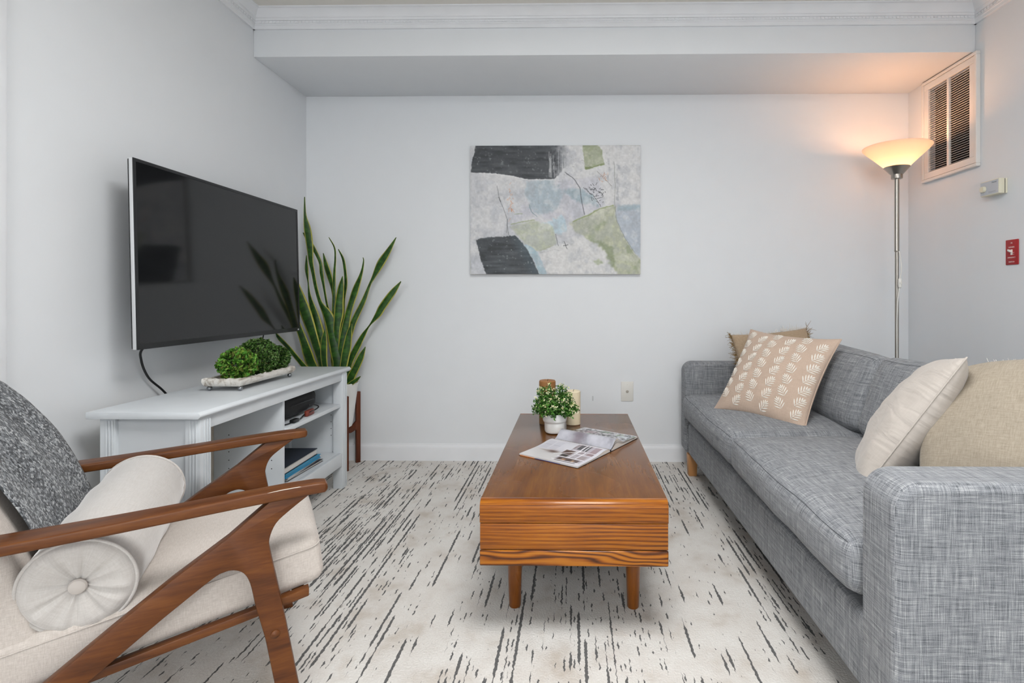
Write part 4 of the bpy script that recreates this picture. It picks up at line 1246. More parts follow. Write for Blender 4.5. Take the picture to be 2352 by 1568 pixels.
def build_potplant():
    x, y = -0.082, 2.287
    t = tag(empty('potted_plant', (x, y, ZT)), 'small green artificial plant with cream buds in a white pot', 'potted plant')
    v, f = lathe([(0.0, 0.0), (0.032, 0.0), (0.040, 0.004), (0.0435, 0.012), (0.0445, 0.040), (0.0445, 0.045), (0.0452, 0.0465), (0.049, 0.050), (0.051, 0.056), (0.0515, 0.082), (0.0500, 0.084), (0.048, 0.082), (0.046, 0.07), (0.0, 0.07)], 48, (x, y, ZT))
    mk('pot', v, f, 'pot_white', t)
    c = np.array((x, y, ZT + 0.105))
    V, Fs, T = [], [], []
    VF, FF, TF = [], [], []
    VS, FS = [], []
    for k in range(175):
        d = rng.normal(size=3); d[2] = abs(d[2]) * 1.0 - 0.22; d /= np.linalg.norm(d)
        rad = np.array((0.098, 0.092, 0.108)) * (0.55 + 0.48 * rng.random() ** 0.6)
        tip = c + d * rad
        tip[2] = max(tip[2], ZT + 0.082)
        b0 = np.array((x, y, ZT + 0.075)) + np.array((d[0], d[1], 0)) * 0.02
        mid = (b0 + tip) / 2 + np.array((d[0], d[1], 0.6)) * 0.008
        sp = spline([b0, mid, tip], 4)
        vv, ff = tube(sp, 0.0007, 4); kk = len(VS); VS += vv; FS += [tuple(i + kk for i in q) for q in ff]
        for s in sp[3:]:
            m = 4
            cs = [s + rng.normal(size=3) * 0.002 for _ in range(m)]
            v1, f1, t1 = leaf_cloud(cs, [d] * m, 0.0112, lambda: rng.random(), jitter=0.8, cup=0.3)
            kk = len(V); V += list(v1); Fs += [tuple(i + kk for i in q) for q in f1]; T += list(t1)
        if rng.random() < 0.6:
            cs = [tip + rng.normal(size=3) * 0.003 for _ in range(7)]
            v1, f1, t1 = leaf_cloud(cs, [d] * 7, 0.0085, lambda: rng.random(), jitter=0.7, cup=0.5)
            kk = len(VF); VF += list(v1); FF += [tuple(i + kk for i in q) for q in f1]; TF += list(t1)
    cloud_obj('leaves', np.array(V), Fs, np.array(T, np.float32), 'tea_leaf', t)
    cloud_obj('buds', np.array(VF), FF, np.array(TF, np.float32), 'tea_flower', t)
    n = len(VS)
    cloud_obj('stems', np.array(VS), FS, np.full(n, 0.2, np.float32), 'tea_leaf', t)
build_potplant()

# ================================================================== OPEN MAGAZINE
def build_magazine():
    S0 = np.array((0.137, 1.998, ZT))
    sdir = np.array((0.534, 0.845, 0)); sdir /= np.linalg.norm(sdir)
    tdir = np.array((-0.816, 0.578, 0)); tdir /= np.linalg.norm(tdir)
    t = tag(empty('open_magazine', tuple(S0)), 'open glossy magazine lying on the coffee table', 'magazine')
    def place(s, tt, z): return S0 + sdir * s + tdir * tt + np.array((0, 0, z))
    W, Lh = 0.232, 0.262
    def hl(s):   # left page block top height, s in [0,W] from the spine
        k = s / W
        return 0.0055 + 0.0075 * math.exp(-((k - 0.16) / 0.22) ** 2) - 0.006 * math.exp(-(k / 0.05) ** 2) + 0.0015 * (1 - k)
    def hr(s):
        k = s / W
        return 0.0065 + 0.030 * math.exp(-((k - 0.20) / 0.17) ** 2) * (1 - math.exp(-(k / 0.09) ** 1.5)) + 0.002 * (1 - k) + 0.006 * math.exp(-((k - 0.6) / 0.3) ** 2)
    ns, nt = 120, 130
    ss = np.linspace(0.0, W, ns); ts = np.linspace(0.0, Lh, nt)
    # print, painted in page coordinates: a across from the spine (0..1), b along the spine from the near edge (0..1)
    A, B = np.meshgrid(ss / W, ts / Lh, indexing='ij')
    n1 = fbm(ns, nt, 8, 4); n2 = fbm(ns, nt, 26, 3)
    Cl = np.ones((ns, nt, 3)) * hexc('#d3d2da')
    def lay(C, m, col):
        m = np.clip(m, 0, 1)[..., None]; C *= (1 - m); C += np.array(hexc(col)) * m
    def rect(a0, a1, b0, b1): return ((A > a0) & (A < a1) & (B > b0) & (B < b1)).astype(float)
    lay(Cl, rect(0.56, 1.0, 0.33, 1.0) * 0.6, '#cfccc9')
    for k in range(13):          # text columns at the far end
        for (b0, b1) in ((0.68, 0.80), (0.83, 0.95)):
            lay(Cl, rect(0.20 + k * 0.024, 0.209 + k * 0.024, b0, b1) * 0.45, '#8d8c9c')
    lay(Cl, np.exp(-(((A - 0.60) / 0.06) ** 2 + ((B - 0.66) / 0.09) ** 2)) * 0.95, '#5c4440')
    lay(Cl, np.exp(-(((A - 0.60) / 0.015) ** 2 + ((B - 0.80) / 0.07) ** 2)) * 0.8, '#8d8078')
    kit = rect(0.10, 0.90, 0.06, 0.46)
    lay(Cl, kit * 0.8, '#a9a2ab'); lay(Cl, kit * np.clip((n1 - .45) * 4, 0, 1) * 0.7, '#7c6a6c'); lay(Cl, rect(0.10, 0.5, 0.06, 0.16) * 0.6, '#8d7276')
    for (a0, a1, b0, b1, c) in ((0.14, 0.36, 0.22, 0.30, '#2c2a2e'), (0.14, 0.34, 0.33, 0.40, '#353238'), (0.42, 0.60, 0.36, 0.52, '#5d4540'), (0.62, 0.74, 0.36, 0.48, '#3d3233'), (0.76, 0.93, 0.10, 0.44, '#4d3a38'),
                                (0.56, 0.70, 0.09, 0.20, '#9a8c8e'), (0.80, 0.88, 0.16, 0.20, '#b99a80'), (0.80, 0.9, 0.30, 0.36, '#b08a70')):
        lay(Cl, rect(a0, a1, b0, b1) * (0.75 + 0.3 * n2), c)
    for (a0, a1, b0, b1) in ((0.10, 0.13, 0.06, 0.46), (0.38, 0.40, 0.05, 0.44), (0.50, 0.515, 0.06, 0.34), (0.72, 0.74, 0.05, 0.50), (0.10, 0.74, 0.31, 0.325), (0.40, 0.74, 0.20, 0.215), (0.88, 0.90, 0.06, 0.5), (0.14, 0.36, 0.255, 0.265)):
        lay(Cl, rect(a0, a1, b0, b1) * 0.95, '#ebeaf0')
    lay(Cl, (np.abs((A - 0.45) - (B - 0.35) * 0.9) < 0.012) * rect(0.38, 0.75, 0.28, 0.6), '#f0f0f4')
    Cr = np.ones((ns, nt, 3)) * hexc('#a9a9b2')
    lay(Cr, (n1 - .35) * 2.2, '#c3c3cb'); lay(Cr, np.clip((0.45 - n1) * 4, 0, 1) * 0.6, '#7a7880')
    lay(Cr, np.exp(-((B - 0.62) / 0.10) ** 2) * (A < 0.45) * 0.55, '#6f6068')
    lay(Cr, (np.abs(np.hypot((A - 0.30) * 1.2, B - 0.50) - 0.10) < 0.014) * (B < 0.52) * 0.9, '#6f9a68')
    far = np.clip((A - 0.52) / 0.06, 0, 1)
    lay(Cr, far * np.clip((n2 - .48) * 9, 0, 1), '#3a3b3c'); lay(Cr, far * np.clip((0.44 - n2) * 9, 0, 1), '#d5d5d6')
    lay(Cr, far * np.clip((n1 - .52) * 7, 0, 1) * (B < 0.6) * 0.8, '#5f7f56'); lay(Cr, far * np.exp(-(((A - .7) / .1) ** 2 + ((B - .72) / .12) ** 2)) * 0.8, '#8d6a70')
    lay(Cr, rect(0.66, 0.82, 0.06, 0.22) * 0.75, '#c8cfd8')
    lay(Cr, rect(0.965, 1.0, 0, 1) * 0.8, '#e3e2e6')
    for nm, sg, hf, C in (('left_page', -1, hl, Cl), ('right_page', 1, hr, Cr)):
        P = np.array([[place(sg * s, b, hf(s) + 0.0006) for b in ts] for s in ss])
        o = grid_obj(nm, P, 'page_print', t); set_paint(o, C)
    # page blocks under the printed sheets (closed solids following the same curve)
    for nm, sg, hf in (('left_pages', -1, hl), ('right_pages', 1, hr)):
        prof = [(s, hf(s)) for s in np.linspace(0.0005, W - 0.001, 26)]
        loop = [(s, z) for s, z in prof] + [(W - 0.0005, 0.0016), (0.0005, 0.0016)]
        V = [place(sg * s, b, z) for b in (0.0008, Lh - 0.0008) for s, z in loop]
        n = len(loop)
        Fs = [tuple(range(n)), tuple(range(n, 2 * n))] + [(i, (i + 1) % n, n + (i + 1) % n, n + i) for i in range(n)]
        mk(nm, V, Fs, 'paper', t, angle=40)
    # loose arched leaves at the near end of the right half
    for k, q in enumerate((0.62, 0.80)):
        P = np.array([[place(s * 0.98, b, hr(s) * q + 0.001) for b in (-0.0006, 0.004)] for s in np.linspace(0.001, W * 0.9, 24)])
        grid_obj('page_edge', P, 'mag_dark' if k == 0 else 'page_edge_dark' if 'page_edge_dark' in MATS else 'mag_dark', t)
    V = [place(s, b, z) for z in (0.0, 0.0015) for s, b in ((-W - 0.001, -0.001), (W + 0.001, -0.001), (W + 0.001, Lh + 0.001), (-W - 0.001, Lh + 0.001))]
    mk('cover', V, [(0, 1, 2, 3), (4, 5, 6, 7), (0, 1, 5, 4), (1, 2, 6, 5), (2, 3, 7, 6), (3, 0, 4, 7)], 'mag_dark', t, smooth=False)
    mk('spine', *tube([place(0, -0.002, 0.004), place(0, Lh + 0.001, 0.004)], 0.0036, 8), 'mag_dark', t)
    for (b0, b1, m) in ((0.72, 0.98, 'mag_spine_orange'), (0.28, 0.70, 'mag_spine_blue')):
        V = [place(-W - 0.0016 + dx, Lh * b, z) for dx in (0, 0.0004) for b in (b0, b1) for z in (0.0003, 0.0030)]
        mk('cover_print', V, [(0, 1, 3, 2), (4, 6, 7, 5), (0, 4, 5, 1), (2, 3, 7, 6), (0, 2, 6, 4), (1, 5, 7, 3)], m, t, smooth=False)
build_magazine()

# ================================================================== SOFA
def build_sofa():
    X0, XBK, YN, YFar = 0.618, 1.53, 1.035, 3.095
    t = tag(empty('sofa', ((X0 + XBK) / 2, (YN + YFar) / 2, 0)), 'grey woven three seat sofa with two seat cushions', 'sofa')
    M = 'sofa_fabric'
    at = 0.13
    # arms: rounded outline in XZ (front top corner rounded), extruded along Y
    def arm(y0, y1):
        r = 0.055
        poly = [(X0, 0.125)]
        for k in range(9):
            a = math.pi / 2 * k / 8
            poly.append((X0 + r - r * math.cos(a), 0.622 - r + r * math.sin(a)))
        for k in range(7):
            a = math.pi / 2 * k / 6
            poly.append((XBK - 0.05 + 0.05 * math.sin(a), 0.622 - 0.05 + 0.05 * math.cos(a)))
        poly.append((XBK, 0.125))
        v, f = prism(poly, 'y', y0, y1)
        o = mk('arm', v, f, M, t, bevel=0.020, seg=5, angle=180, bev_angle=50)
        # seams where the side panels meet the border
        inset = 0.0
        for yy in (y0, y1):
            s = 1 if yy == y0 else -1
            pts = [(X0 + 0.021, yy + s * 0.0012, 0.14)] + [(X0 + 0.021 + (r - 0.012) * (1 - math.cos(math.pi / 2 * k / 8)), yy + s * 0.0012, 0.601 - (r - 0.012) * (1 - math.sin(math.pi / 2 * k / 8))) for k in range(9)] + [(XBK - 0.06, yy + s * 0.0012, 0.601)]
            mk('seam', *tube(pts, 0.0013, 6), 'seam_grey', o)
    arm(YN, YN + at); arm(YFar - at, YFar)
    bx('base', (X0 + 0.012, XBK - 0.02, YN + at + 0.001, YFar - at - 0.001, 0.12, 0.292), M, t, 0.018, seg=4, angle=180)
    v, f = prism([(1.27, 0.292), (1.40, 0.64), (1.44, 0.668), (1.50, 0.668), (1.53, 0.64), (1.53, 0.14), (1.36, 0.14)], 'y', YN + at + 0.001, YFar - at - 0.001)
    mk('back', v, f, M, t, bevel=0.02, seg=4, angle=180)
    ymid = (YN + YFar) / 2
    ya, yb = YN + at + 0.004, YFar - at - 0.004
    for k, (a, b) in enumerate(((ya, ymid - 0.001), (ymid + 0.001, yb))):
        hx, hy, hz = (1.235 - 0.597) / 2, (b - a) / 2, 0.066
        P, f, cc = rbox_points(hx, hy, hz, 0.042, 16, (0.012, 0.004, 0.030), 2.4, coords=True)
        P = wrinkle(P, 0.0045, 6.5, k * 3.1)
        P += np.array(((1.235 + 0.597) / 2, (a + b) / 2, 0.294 + hz + 0.028))
        P[:, 2] = np.maximum(P[:, 2], 0.2935)
        P[:, 1] = np.clip(P[:, 1], a - 0.001, b + 0.001)
        o = mk('seat_cushion', P, f, M, t, angle=180)
        ix = [i for i in range(len(cc)) if abs(cc[i][0] + 1) < 1e-6 and abs(cc[i][2] - 0.9) < 1e-4 and abs(cc[i][1]) < 0.97]
        ix.sort(key=lambda i: cc[i][1])
        mk('seam', *tube([tuple(P[i]) for i in ix], 0.0009, 6), 'seam_grey', o)
    for k, (a, b) in enumerate(((ya, ymid - 0.001), (ymid + 0.001, yb))):
        hx, hy, hz = 0.075, (b - a) / 2, 0.158
        P, f, cc = rbox_points(hx, hy, hz, 0.048, 14, (0.030, 0.003, 0.018), 2.2, coords=True)
        P = wrinkle(P, 0.006, 6.0, 9 + k * 2.3)
        ang = math.radians(21)
        x, z = P[:, 0].copy(), P[:, 2].copy()
        P[:, 0] = x * math.cos(ang) + z * math.sin(ang); P[:, 2] = -x * math.sin(ang) + z * math.cos(ang)
        P += np.array((1.185, (a + b) / 2, 0.595))
        P[:, 1] = np.clip(P[:, 1], a - 0.001, b + 0.001)
        o = mk('back_cushion', P, f, M, t, angle=180)
        ix = [i for i in range(len(cc)) if abs(cc[i][0] + 1) < 1e-6 and abs(cc[i][2] - 0.9) < 1e-4 and abs(cc[i][1]) < 0.97]
        ix.sort(key=lambda i: cc[i][1])
        mk('seam', *tube([tuple(P[i]) for i in ix], 0.0009, 6), 'seam_grey', o)
    for lx in (X0 + 0.012, XBK - 0.07):
        for ly in (YN + 0.06, YFar - 0.15):
            V = []
            for z, e in ((0, 0.004), (0.1195, 0.0)):
                V += [(lx + e, ly + e, z), (lx + 0.052 - e, ly + e, z), (lx + 0.052 - e, ly + 0.052 - e, z), (lx + e, ly + 0.052 - e, z)]
            mk('leg', V, [(0, 1, 2, 3), (4, 5, 6, 7), (0, 1, 5, 4), (1, 2, 6, 5), (2, 3, 7, 6), (3, 0, 4, 7)], 'birch', t, bevel=0.003)
build_sofa()

# ================================================================== THROW PILLOWS
def pillow_surface(U, V2, S, T, k=0.10, pw=0.55, rc=0.0):
    """Local pillow coordinates: U,V2 in [-1,1]; half size S, half thickness T. Returns x,y,z of the front face."""
    x = U * S * (1 - k * (1 - V2 ** 2) * np.abs(U) ** 1.5)
    y = V2 * S * (1 - k * (1 - U ** 2) * np.abs(V2) ** 1.5)
    q = 1 - rc * U ** 2 * V2 ** 2
    x, y = x * q, y * q
    h = T * np.maximum(0, (1 - U ** 2)) ** pw * np.maximum(0, (1 - V2 ** 2)) ** pw
    return x, y, h

def pillow(name, lab, c, ex, ey, S, T, mat, n=36, k=0.10, wr=0.004, seed=0.0, pw=0.55, seam=None, floor=None, sy=1.0, rc=0.0):
    ex = np.array(ex, float); ex /= np.linalg.norm(ex)
    ey = np.array(ey, float); ey -= ex * (ey @ ex); ey /= np.linalg.norm(ey)
    ez = np.cross(ex, ey); c = np.array(c, float)
    t = tag(empty(name, tuple(c)), lab, 'pillow')
    g = np.sin(np.linspace(-math.pi / 2, math.pi / 2, n)) * 0.55 + np.linspace(-1, 1, n) * 0.45
    U, V2 = np.meshgrid(g, g, indexing='ij')
    def field(sg):
        x, y, h = pillow_surface(U, V2, S, T, k, pw, rc)
        y = y * sy
        d = np.array([[mnoise.noise(Vector((a * 13 + seed, b * 13, sg * 3 + seed))) + 0.6 * mnoise.noise(Vector((a * 30 + seed, b * 24, sg * 7))) for a, b in zip(ra, rb)] for ra, rb in zip(x, y)])
        env = np.clip((1 - U ** 2) * (1 - V2 ** 2) * 4, 0, 1)
        # pinch folds running in from the corners
        return x, y, sg * (h + wr * d * env)
    tag_o = []
    x, y, z = field(1); xb, yb, zb = field(-1)
    def W(x, y, z):
        P = c + x[..., None] * ex + y[..., None] * ey + z[..., None] * ez
        if floor is not None: P[..., 2] = np.maximum(P[..., 2], floor)
        return P
    Pf, Pb = W(x, y, z), W(xb, yb, zb)
    uv = np.stack([x, y], -1)
    # one closed cover: front + back joined on the rim
    V = np.concatenate([Pf.reshape(-1, 3), Pb.reshape(-1, 3)]) - c
    Fs = []
    for i in range(n - 1):
        for j in range(n - 1):
            a, b, d, e = i * n + j, (i + 1) * n + j, (i + 1) * n + j + 1, i * n + j + 1
            Fs.append((a, b, d, e)); q = n * n; Fs.append((q + a, q + e, q + d, q + b))
    me = bpy.data.meshes.new('cover'); me.from_pydata(V.tolist(), [], Fs)
    uvl = me.uv_layers.new(name='UVMap'); vi = np.empty(len(me.loops), np.int32); me.loops.foreach_get('vertex_index', vi)
    UVa = np.concatenate([uv.reshape(-1, 2), uv.reshape(-1, 2) + 3.0]); uvl.data.foreach_set('uv', UVa[vi].astype(np.float32).ravel())
    bm = bmesh.new(); bm.from_mesh(me); bmesh.ops.remove_doubles(bm, verts=bm.verts, dist=1e-5); bm.to_mesh(me); bm.free()
    me.polygons.foreach_set('use_smooth', [True] * len(me.polygons)); me.materials.append(MATS[mat])
    o = bpy.data.objects.new('cover', me); COL.objects.link(o); o.parent = t
    if seam:
        rim = [Pf[i, 0] for i in range(n)] + [Pf[n - 1, j] for j in range(1, n)] + [Pf[i, n - 1] for i in range(n - 2, -1, -1)] + [Pf[0, j] for j in range(n - 2, 0, -1)]
        mk('piping', *tube([tuple(p) for p in rim], seam[1], 6, closed=True), seam[0], t, angle=180)
    return dict(root=t, c=c, ex=ex, ey=ey, ez=ez, S=S, T=T, k=k, pw=pw, sy=sy, rim=Pf, wr=wr, seed=seed, n=n, floor=floor)

# 1 blush pillow with embroidered sprigs
cl_, cb_, ct_, cr_ = [np.array(p) for p in ((0.675, 2.50, 0.47), (0.935, 2.15, 0.45), (0.865, 2.66, 0.82), (1.125, 2.305, 0.79))]
pc1 = (cl_ + cb_ + ct_ + cr_) / 4
p1 = pillow('sprig_pillow', 'blush pillow with raised white leaf sprigs on the sofa', pc1, cb_ - cl_, ct_ - cl_, 0.224, 0.075, 'pillow_blush', 72, 0.09, 0.004, 1.0, 0.5, ('pillow_blush', 0.0028), floor=0.447)
def sprigs(p):
    def surf(x, y):
        S, T, k, pw = p['S'], p['T'], p['k'], p['pw']
        u, v = x / S, y / S
        for _ in range(6):
            u = np.clip(x / (S * (1 - k * (1 - v ** 2) * abs(u) ** 1.5)), -1, 1); v = np.clip(y / (S * (1 - k * (1 - u ** 2) * abs(v) ** 1.5)), -1, 1)
        h = T * max(0, 1 - u * u) ** pw * max(0, 1 - v * v) ** pw
        d = mnoise.noise(Vector((x * 13 + p['seed'], y * 13, 3 + p['seed']))) + 0.6 * mnoise.noise(Vector((x * 30 + p['seed'], y * 24, 7)))
        env = min(1, max(0, (1 - u * u) * (1 - v * v) * 4))
        return h + p['wr'] * d * env, u, v
    rows, cols = 8, 6
    for r in range(rows):
        for q in range(cols):
            x0 = (q - (cols - 1) / 2) * 0.0700; y0 = (r - (rows - 1) / 2) * 0.0535 + (0.026 if q % 2 else 0.0) - 0.012
            if abs(x0) > p['S'] * 0.90 or abs(y0) > p['S'] * 0.88: continue
            flip = 1 if (q % 2 == 0) else -1
            V, Fs = [], []
            def leaflet(bx_, by_, ang, L, Wd):
                k0 = len(V)
                ca, sa = math.cos(ang), math.sin(ang)
                prof = [(0, 0.15), (0.25, 0.7), (0.55, 1.0), (0.85, 0.6), (1.0, 0.0)]
                for s, w in prof:
                    for m in (-1, 0, 1):
                        lx, ly = s * L, m * w * Wd
                        x = bx_ + lx * ca - ly * sa; y = by_ + lx * sa + ly * ca
                        h, u, v = surf(x, y)
                        V.append((x, y, h + 0.0012 + (0.0032 if m == 0 and 0 < s < 1 else 0.0)))
                for i in range(4):
                    for m in range(2):
                        a = k0 + i * 3 + m; Fs.append((a, a + 1, a + 4, a + 3))
            for s in range(4):
                yy = y0 - 0.018 + s * 0.0102
                ln = (0.0295, 0.030, 0.026, 0.020)[s]
                for sg in (0, 1):
                    a = math.radians(38 + 7 * s)
                    leaflet(x0, yy, a if sg == 0 else math.pi - a, ln, 0.0026)
            leaflet(x0, y0 + 0.018, math.pi / 2, 0.016, 0.0028)
            leaflet(x0, y0 - 0.022, math.pi / 2, 0.036, 0.0008)
            ang0 = flip * 0.62
            ca, sa = math.cos(ang0), math.sin(ang0)
            W = []
            for (x, y, h) in V:
                dx, dy = x - x0, y - y0
                X2, Y2 = x0 + dx * ca - dy * sa, y0 + dx * sa + dy * ca
                h2, u, v = surf(X2, Y2)
                ok = abs(X2) < p['S'] * 0.97 and abs(Y2) < p['S'] * 0.97
                base_h = surf(x, y)[0]
                P = p['c'] + X2 * p['ex'] + Y2 * p['ey'] * p['sy'] + (h2 + (h - base_h)) * p['ez']
                W.append(P)
            mk('leaf_sprig', W, Fs, 'embroidery', p['root'], angle=180)
sprigs(p1)

# fringe strands along a rim
def fringe(p, side_pts, mat, n, ln, droop=0.3):
    V, Fs = [], []
    side_pts = np.array(side_pts)
    d = np.concatenate([[0], np.cumsum(np.linalg.norm(np.diff(side_pts, axis=0), axis=1))])
    for k in range(n):
        s = rng.random() * d[-1]
        P0 = np.array([np.interp(s, d, side_pts[:, i]) for i in range(3)])
        out = P0 - p['c']; out -= p['ez'] * (out @ p['ez']); out /= np.linalg.norm(out)
        L = ln * (0.6 + 0.7 * rng.random())
        j = rng.normal(size=3) * 0.5
        P1 = P0 + (out + j * 0.5) * L * 0.5; P2 = P0 + (out + j) * L + np.array((0, 0, -droop * L * rng.random()))
        vv, ff = tube([P0 - out * 0.004, P1, P2], [0.0011, 0.0009, 0.0005], 4)
        kk = len(V); V += vv; Fs += [tuple(i + kk for i in q) for q in ff]
    o = mk('fringe', V, Fs, mat, p['root'], angle=180); o['kind'] = 'stuff'

# 2 tan pillow with fringe behind it, leaning on the far arm
p2 = pillow('fringed_pillow', 'tan linen pillow with frayed fringe behind the sprig pillow', (1.065, 2.80, 0.615), (1.0, 0.03, 0.09), (-0.07, 0.40, 0.92), 0.205, 0.062, 'pillow_tan', 30, 0.05, 0.004, 4.0, 0.45, None, floor=0.447)
n2 = p2['n']
fringe(p2, [p2['rim'][0, j] for j in range(n2)], 'fringe_tan', 260, 0.020)
fringe(p2, [p2['rim'][n2 - 1, j] for j in range(n2)], 'fringe_tan', 260, 0.022)
fringe(p2, [p2['rim'][i, n2 - 1] for i in range(n2)], 'fringe_white', 150, 0.010, 0.0)
fringe(p2, [p2['rim'][i, n2 - 1] for i in range(int(n2 * 0.62), n2)], 'fringe_white', 70, 0.018, 0.0)

# 3 cream pillow seen edge on, 4 beige pillow in the near corner
Bp, Tp = np.array((0.755, 1.43, 0.445)), np.array((1.07, 1.50, 0.797))
lat = np.array((0.53, 0.84, -0.10)); lat /= np.linalg.norm(lat)
pillow('cream_pillow', 'smooth cream pillow standing on edge on the sofa', (Bp + Tp) / 2 + lat * 0.205, lat, Tp - Bp, 0.225, 0.088, 'pillow_cream', 40, 0.06, 0.006, 6.0, 0.5, ('pillow_cream', 0.0022), floor=0.447, sy=1.07)
lat4 = np.array((0.45, -0.89, 0.14)); lat4 /= np.linalg.norm(lat4)
F4 = np.array((0.872, 1.462, 0.435)); up4 = np.array((0.25, 0.06, 0.37))
p4 = pillow('linen_pillow', 'beige linen pillow tucked into the near sofa corner', F4 + lat4 * 0.19 + up4 * 0.5, lat4, up4, 0.215, 0.07, 'pillow_linen', 34, 0.03, 0.005, 8.0, 0.42, None, floor=0.447, rc=0.19)
fringe(p4, [p4['rim'][i, p4['n'] - 1] for i in range(6, p4['n'])], 'fringe_white', 120, 0.008, 0.0)

# ================================================================== ARMCHAIR  (local: x forward, y to its left, z up)
CH_A = math.radians(31)
CH_O = (-0.568, 1.214, 0.0)
def chair_pt(u, v, w):
    return (CH_O[0] + u * math.cos(CH_A) - v * math.sin(CH_A), CH_O[1] + u * math.sin(CH_A) + v * math.cos(CH_A), w)

def build_chair():
    t = tag(empty('armchair', CH_O, CH_A), 'wooden frame armchair with cream upholstered seat and back', 'armchair')
    fr = spline([(-0.034, 0.533), (-0.071, 0.507), (-0.100, 0.482), (-0.113, 0.450), (-0.111, 0.420), (-0.095, 0.337)], 4).tolist() + [(-0.079, 0.249), (-0.056, 0.114), (-0.036, 0.0)]
    bk = [(-0.082, 0.0), (-0.104, 0.132), (-0.121, 0.232), (-0.140, 0.311)] + spline([(-0.140, 0.311), (-0.150, 0.362), (-0.162, 0.387), (-0.180, 0.398), (-0.198, 0.398), (-0.220, 0.388), (-0.295, 0.336)], 4).tolist()[1:] + [(-0.402, 0.256), (-0.745, 0.0)]
    up = [(-0.815, 0.0), (-0.478, 0.262), (-0.384, 0.334), (-0.288, 0.405), (-0.190, 0.470), (-0.112, 0.533)]
    poly = fr + bk + up
    for (a, b) in ((0.008, 0.038), (0.566, 0.596)):
        v, f = prism(poly, 'y', a, b)
        o = mk('side_frame', v, f, 'chair_wood_diag', t, bevel=0.004, seg=2, local=True, angle=40, bev_angle=40)
        yk = a if a < 0.1 else b
        s = -1 if a < 0.1 else 1
        vv, ff = lathe([(0.0095, 0.0), (0.009, 0.002), (0.006, 0.0045), (0.0, 0.0055)], 16)
        mk('bolt_cap', [(-0.102 + x, yk + s * z, 0.239 + y) for x, y, z in vv], ff, 'chair_wood', o, local=True)
    # armrests: tapered planks, slightly bowed
    us = [0.004, 0.0, -0.02, -0.08, -0.18, -0.28, -0.38, -0.48, -0.58, -0.68, -0.72]
    wid = [0.036, 0.043, 0.046, 0.047, 0.050, 0.054, 0.060, 0.066, 0.070, 0.068, 0.062]
    top = [0.552, 0.557, 0.5585, 0.5580, 0.5535, 0.5480, 0.5430, 0.5390, 0.5360, 0.5330, 0.5315]
    bot = [0.540, 0.536, 0.5345, 0.5335, 0.5300, 0.5255, 0.5210, 0.5175, 0.5145, 0.5115, 0.5110]
    for side in (0, 1):
        V, Fs = [], []
        for u, w, z1, z0 in zip(us, wid, top, bot):
            a, b = (0.0, w) if side == 0 else (0.604 - w, 0.604)
            if u == 0.004: a, b = a + (0.005 if side == 0 else 0.0), b - (0.005 if side else 0)
            V += [(u, a, z0), (u, b, z0), (u, b, z1), (u, a, z1)]
        for i in range(len(us) - 1):
            for k in range(4):
                l = (k + 1) % 4
                Fs.append((i * 4 + k, i * 4 + l, (i + 1) * 4 + l, (i + 1) * 4 + k))
        Fs += [(0, 1, 2, 3), tuple((len(us) - 1) * 4 + k for k in range(4))]
        mk('armrest', V, Fs, 'chair_wood', t, bevel=0.0045, seg=3, local=True, angle=40, bev_angle=50)
    mk('worn_chip', [(-0.118, 0.0002, 0.5545), (-0.085, 0.0002, 0.5562), (-0.050, 0.0006, 0.5568), (-0.055, 0.0014, 0.5580), (-0.09, 0.0010, 0.5574), (-0.112, 0.0006, 0.5556)], [(0, 1, 4, 5), (1, 2, 3, 4)], 'back_panel', t, local=True)
    # seat rails and cross rails
    def rail(v0, v1):
        pr = [(-0.032, 0.309), (-0.032, 0.289), (-0.138, 0.2705), (-0.62, 0.195), (-0.62, 0.215), (-0.138, 0.289)]
        vv, ff = prism(pr, 'y', v0, v1)
        mk('seat_rail', vv, ff, 'chair_wood', t, bevel=0.002, local=True, angle=40)
    rail(0.0385, 0.060); rail(0.544, 0.5655)
    mk('cross_rail', *box(-0.066, -0.040, 0.0605, 0.5435, 0.284, 0.300), 'chair_wood', t, bevel=0.003, local=True)
    mk('cross_rail', *box(-0.615, -0.590, 0.0605, 0.5435, 0.193, 0.214), 'chair_wood', t, bevel=0.003, local=True)
    mk('rear_crossbar', *box(-0.715, -0.690, 0.060, 0.544, 0.511, 0.531), 'chair_wood', t, bevel=0.003, local=True)
    # seat cushion
    P, f = rbox_points(0.298, 0.246, 0.055, 0.026, 14, (0.006, 0.002, 0.016), 2.6)
    P = wrinkle(P, 0.002, 9, 2)
    ang = -math.radians(9.0)
    x, z = P[:, 0].copy(), P[:, 2].copy()
    P[:, 0] = x * math.cos(ang) + z * math.sin(ang); P[:, 2] = -x * math.sin(ang) + z * math.cos(ang)
    P += np.array((-0.298, 0.302, 0.3165))
    mk('seat_cushion', P, f, 'chair_fabric', t, local=True, angle=180)
    # seam of the seat boxing
    loop = []
    hx, hy = 0.300, 0.2475
    for (sx, sy, a0) in ((1, 1, 0), (-1, 1, 90), (-1, -1, 180), (1, -1, 270)):
        for k in range(7):
            a = math.radians(a0 + 90 * k / 6); loop.append((sx * (hx - 0.026) + 0.026 * math.cos(a), sy * (hy - 0.026) + 0.026 * math.sin(a), 0.034))
    L2 = [(x * math.cos(ang) + z * math.sin(ang) - 0.298, y + 0.302, -x * math.sin(ang) + z * math.cos(ang) + 0.3165) for x, y, z in loop]
    mk('seam', *tube(L2, 0.0016, 6, closed=True), 'chair_fabric', t, local=True)
    # backrest
    front = spline([(-0.478, 0.250), (-0.508, 0.37), (-0.545, 0.50), (-0.590, 0.61), (-0.640, 0.695), (-0.695, 0.762)], 5)
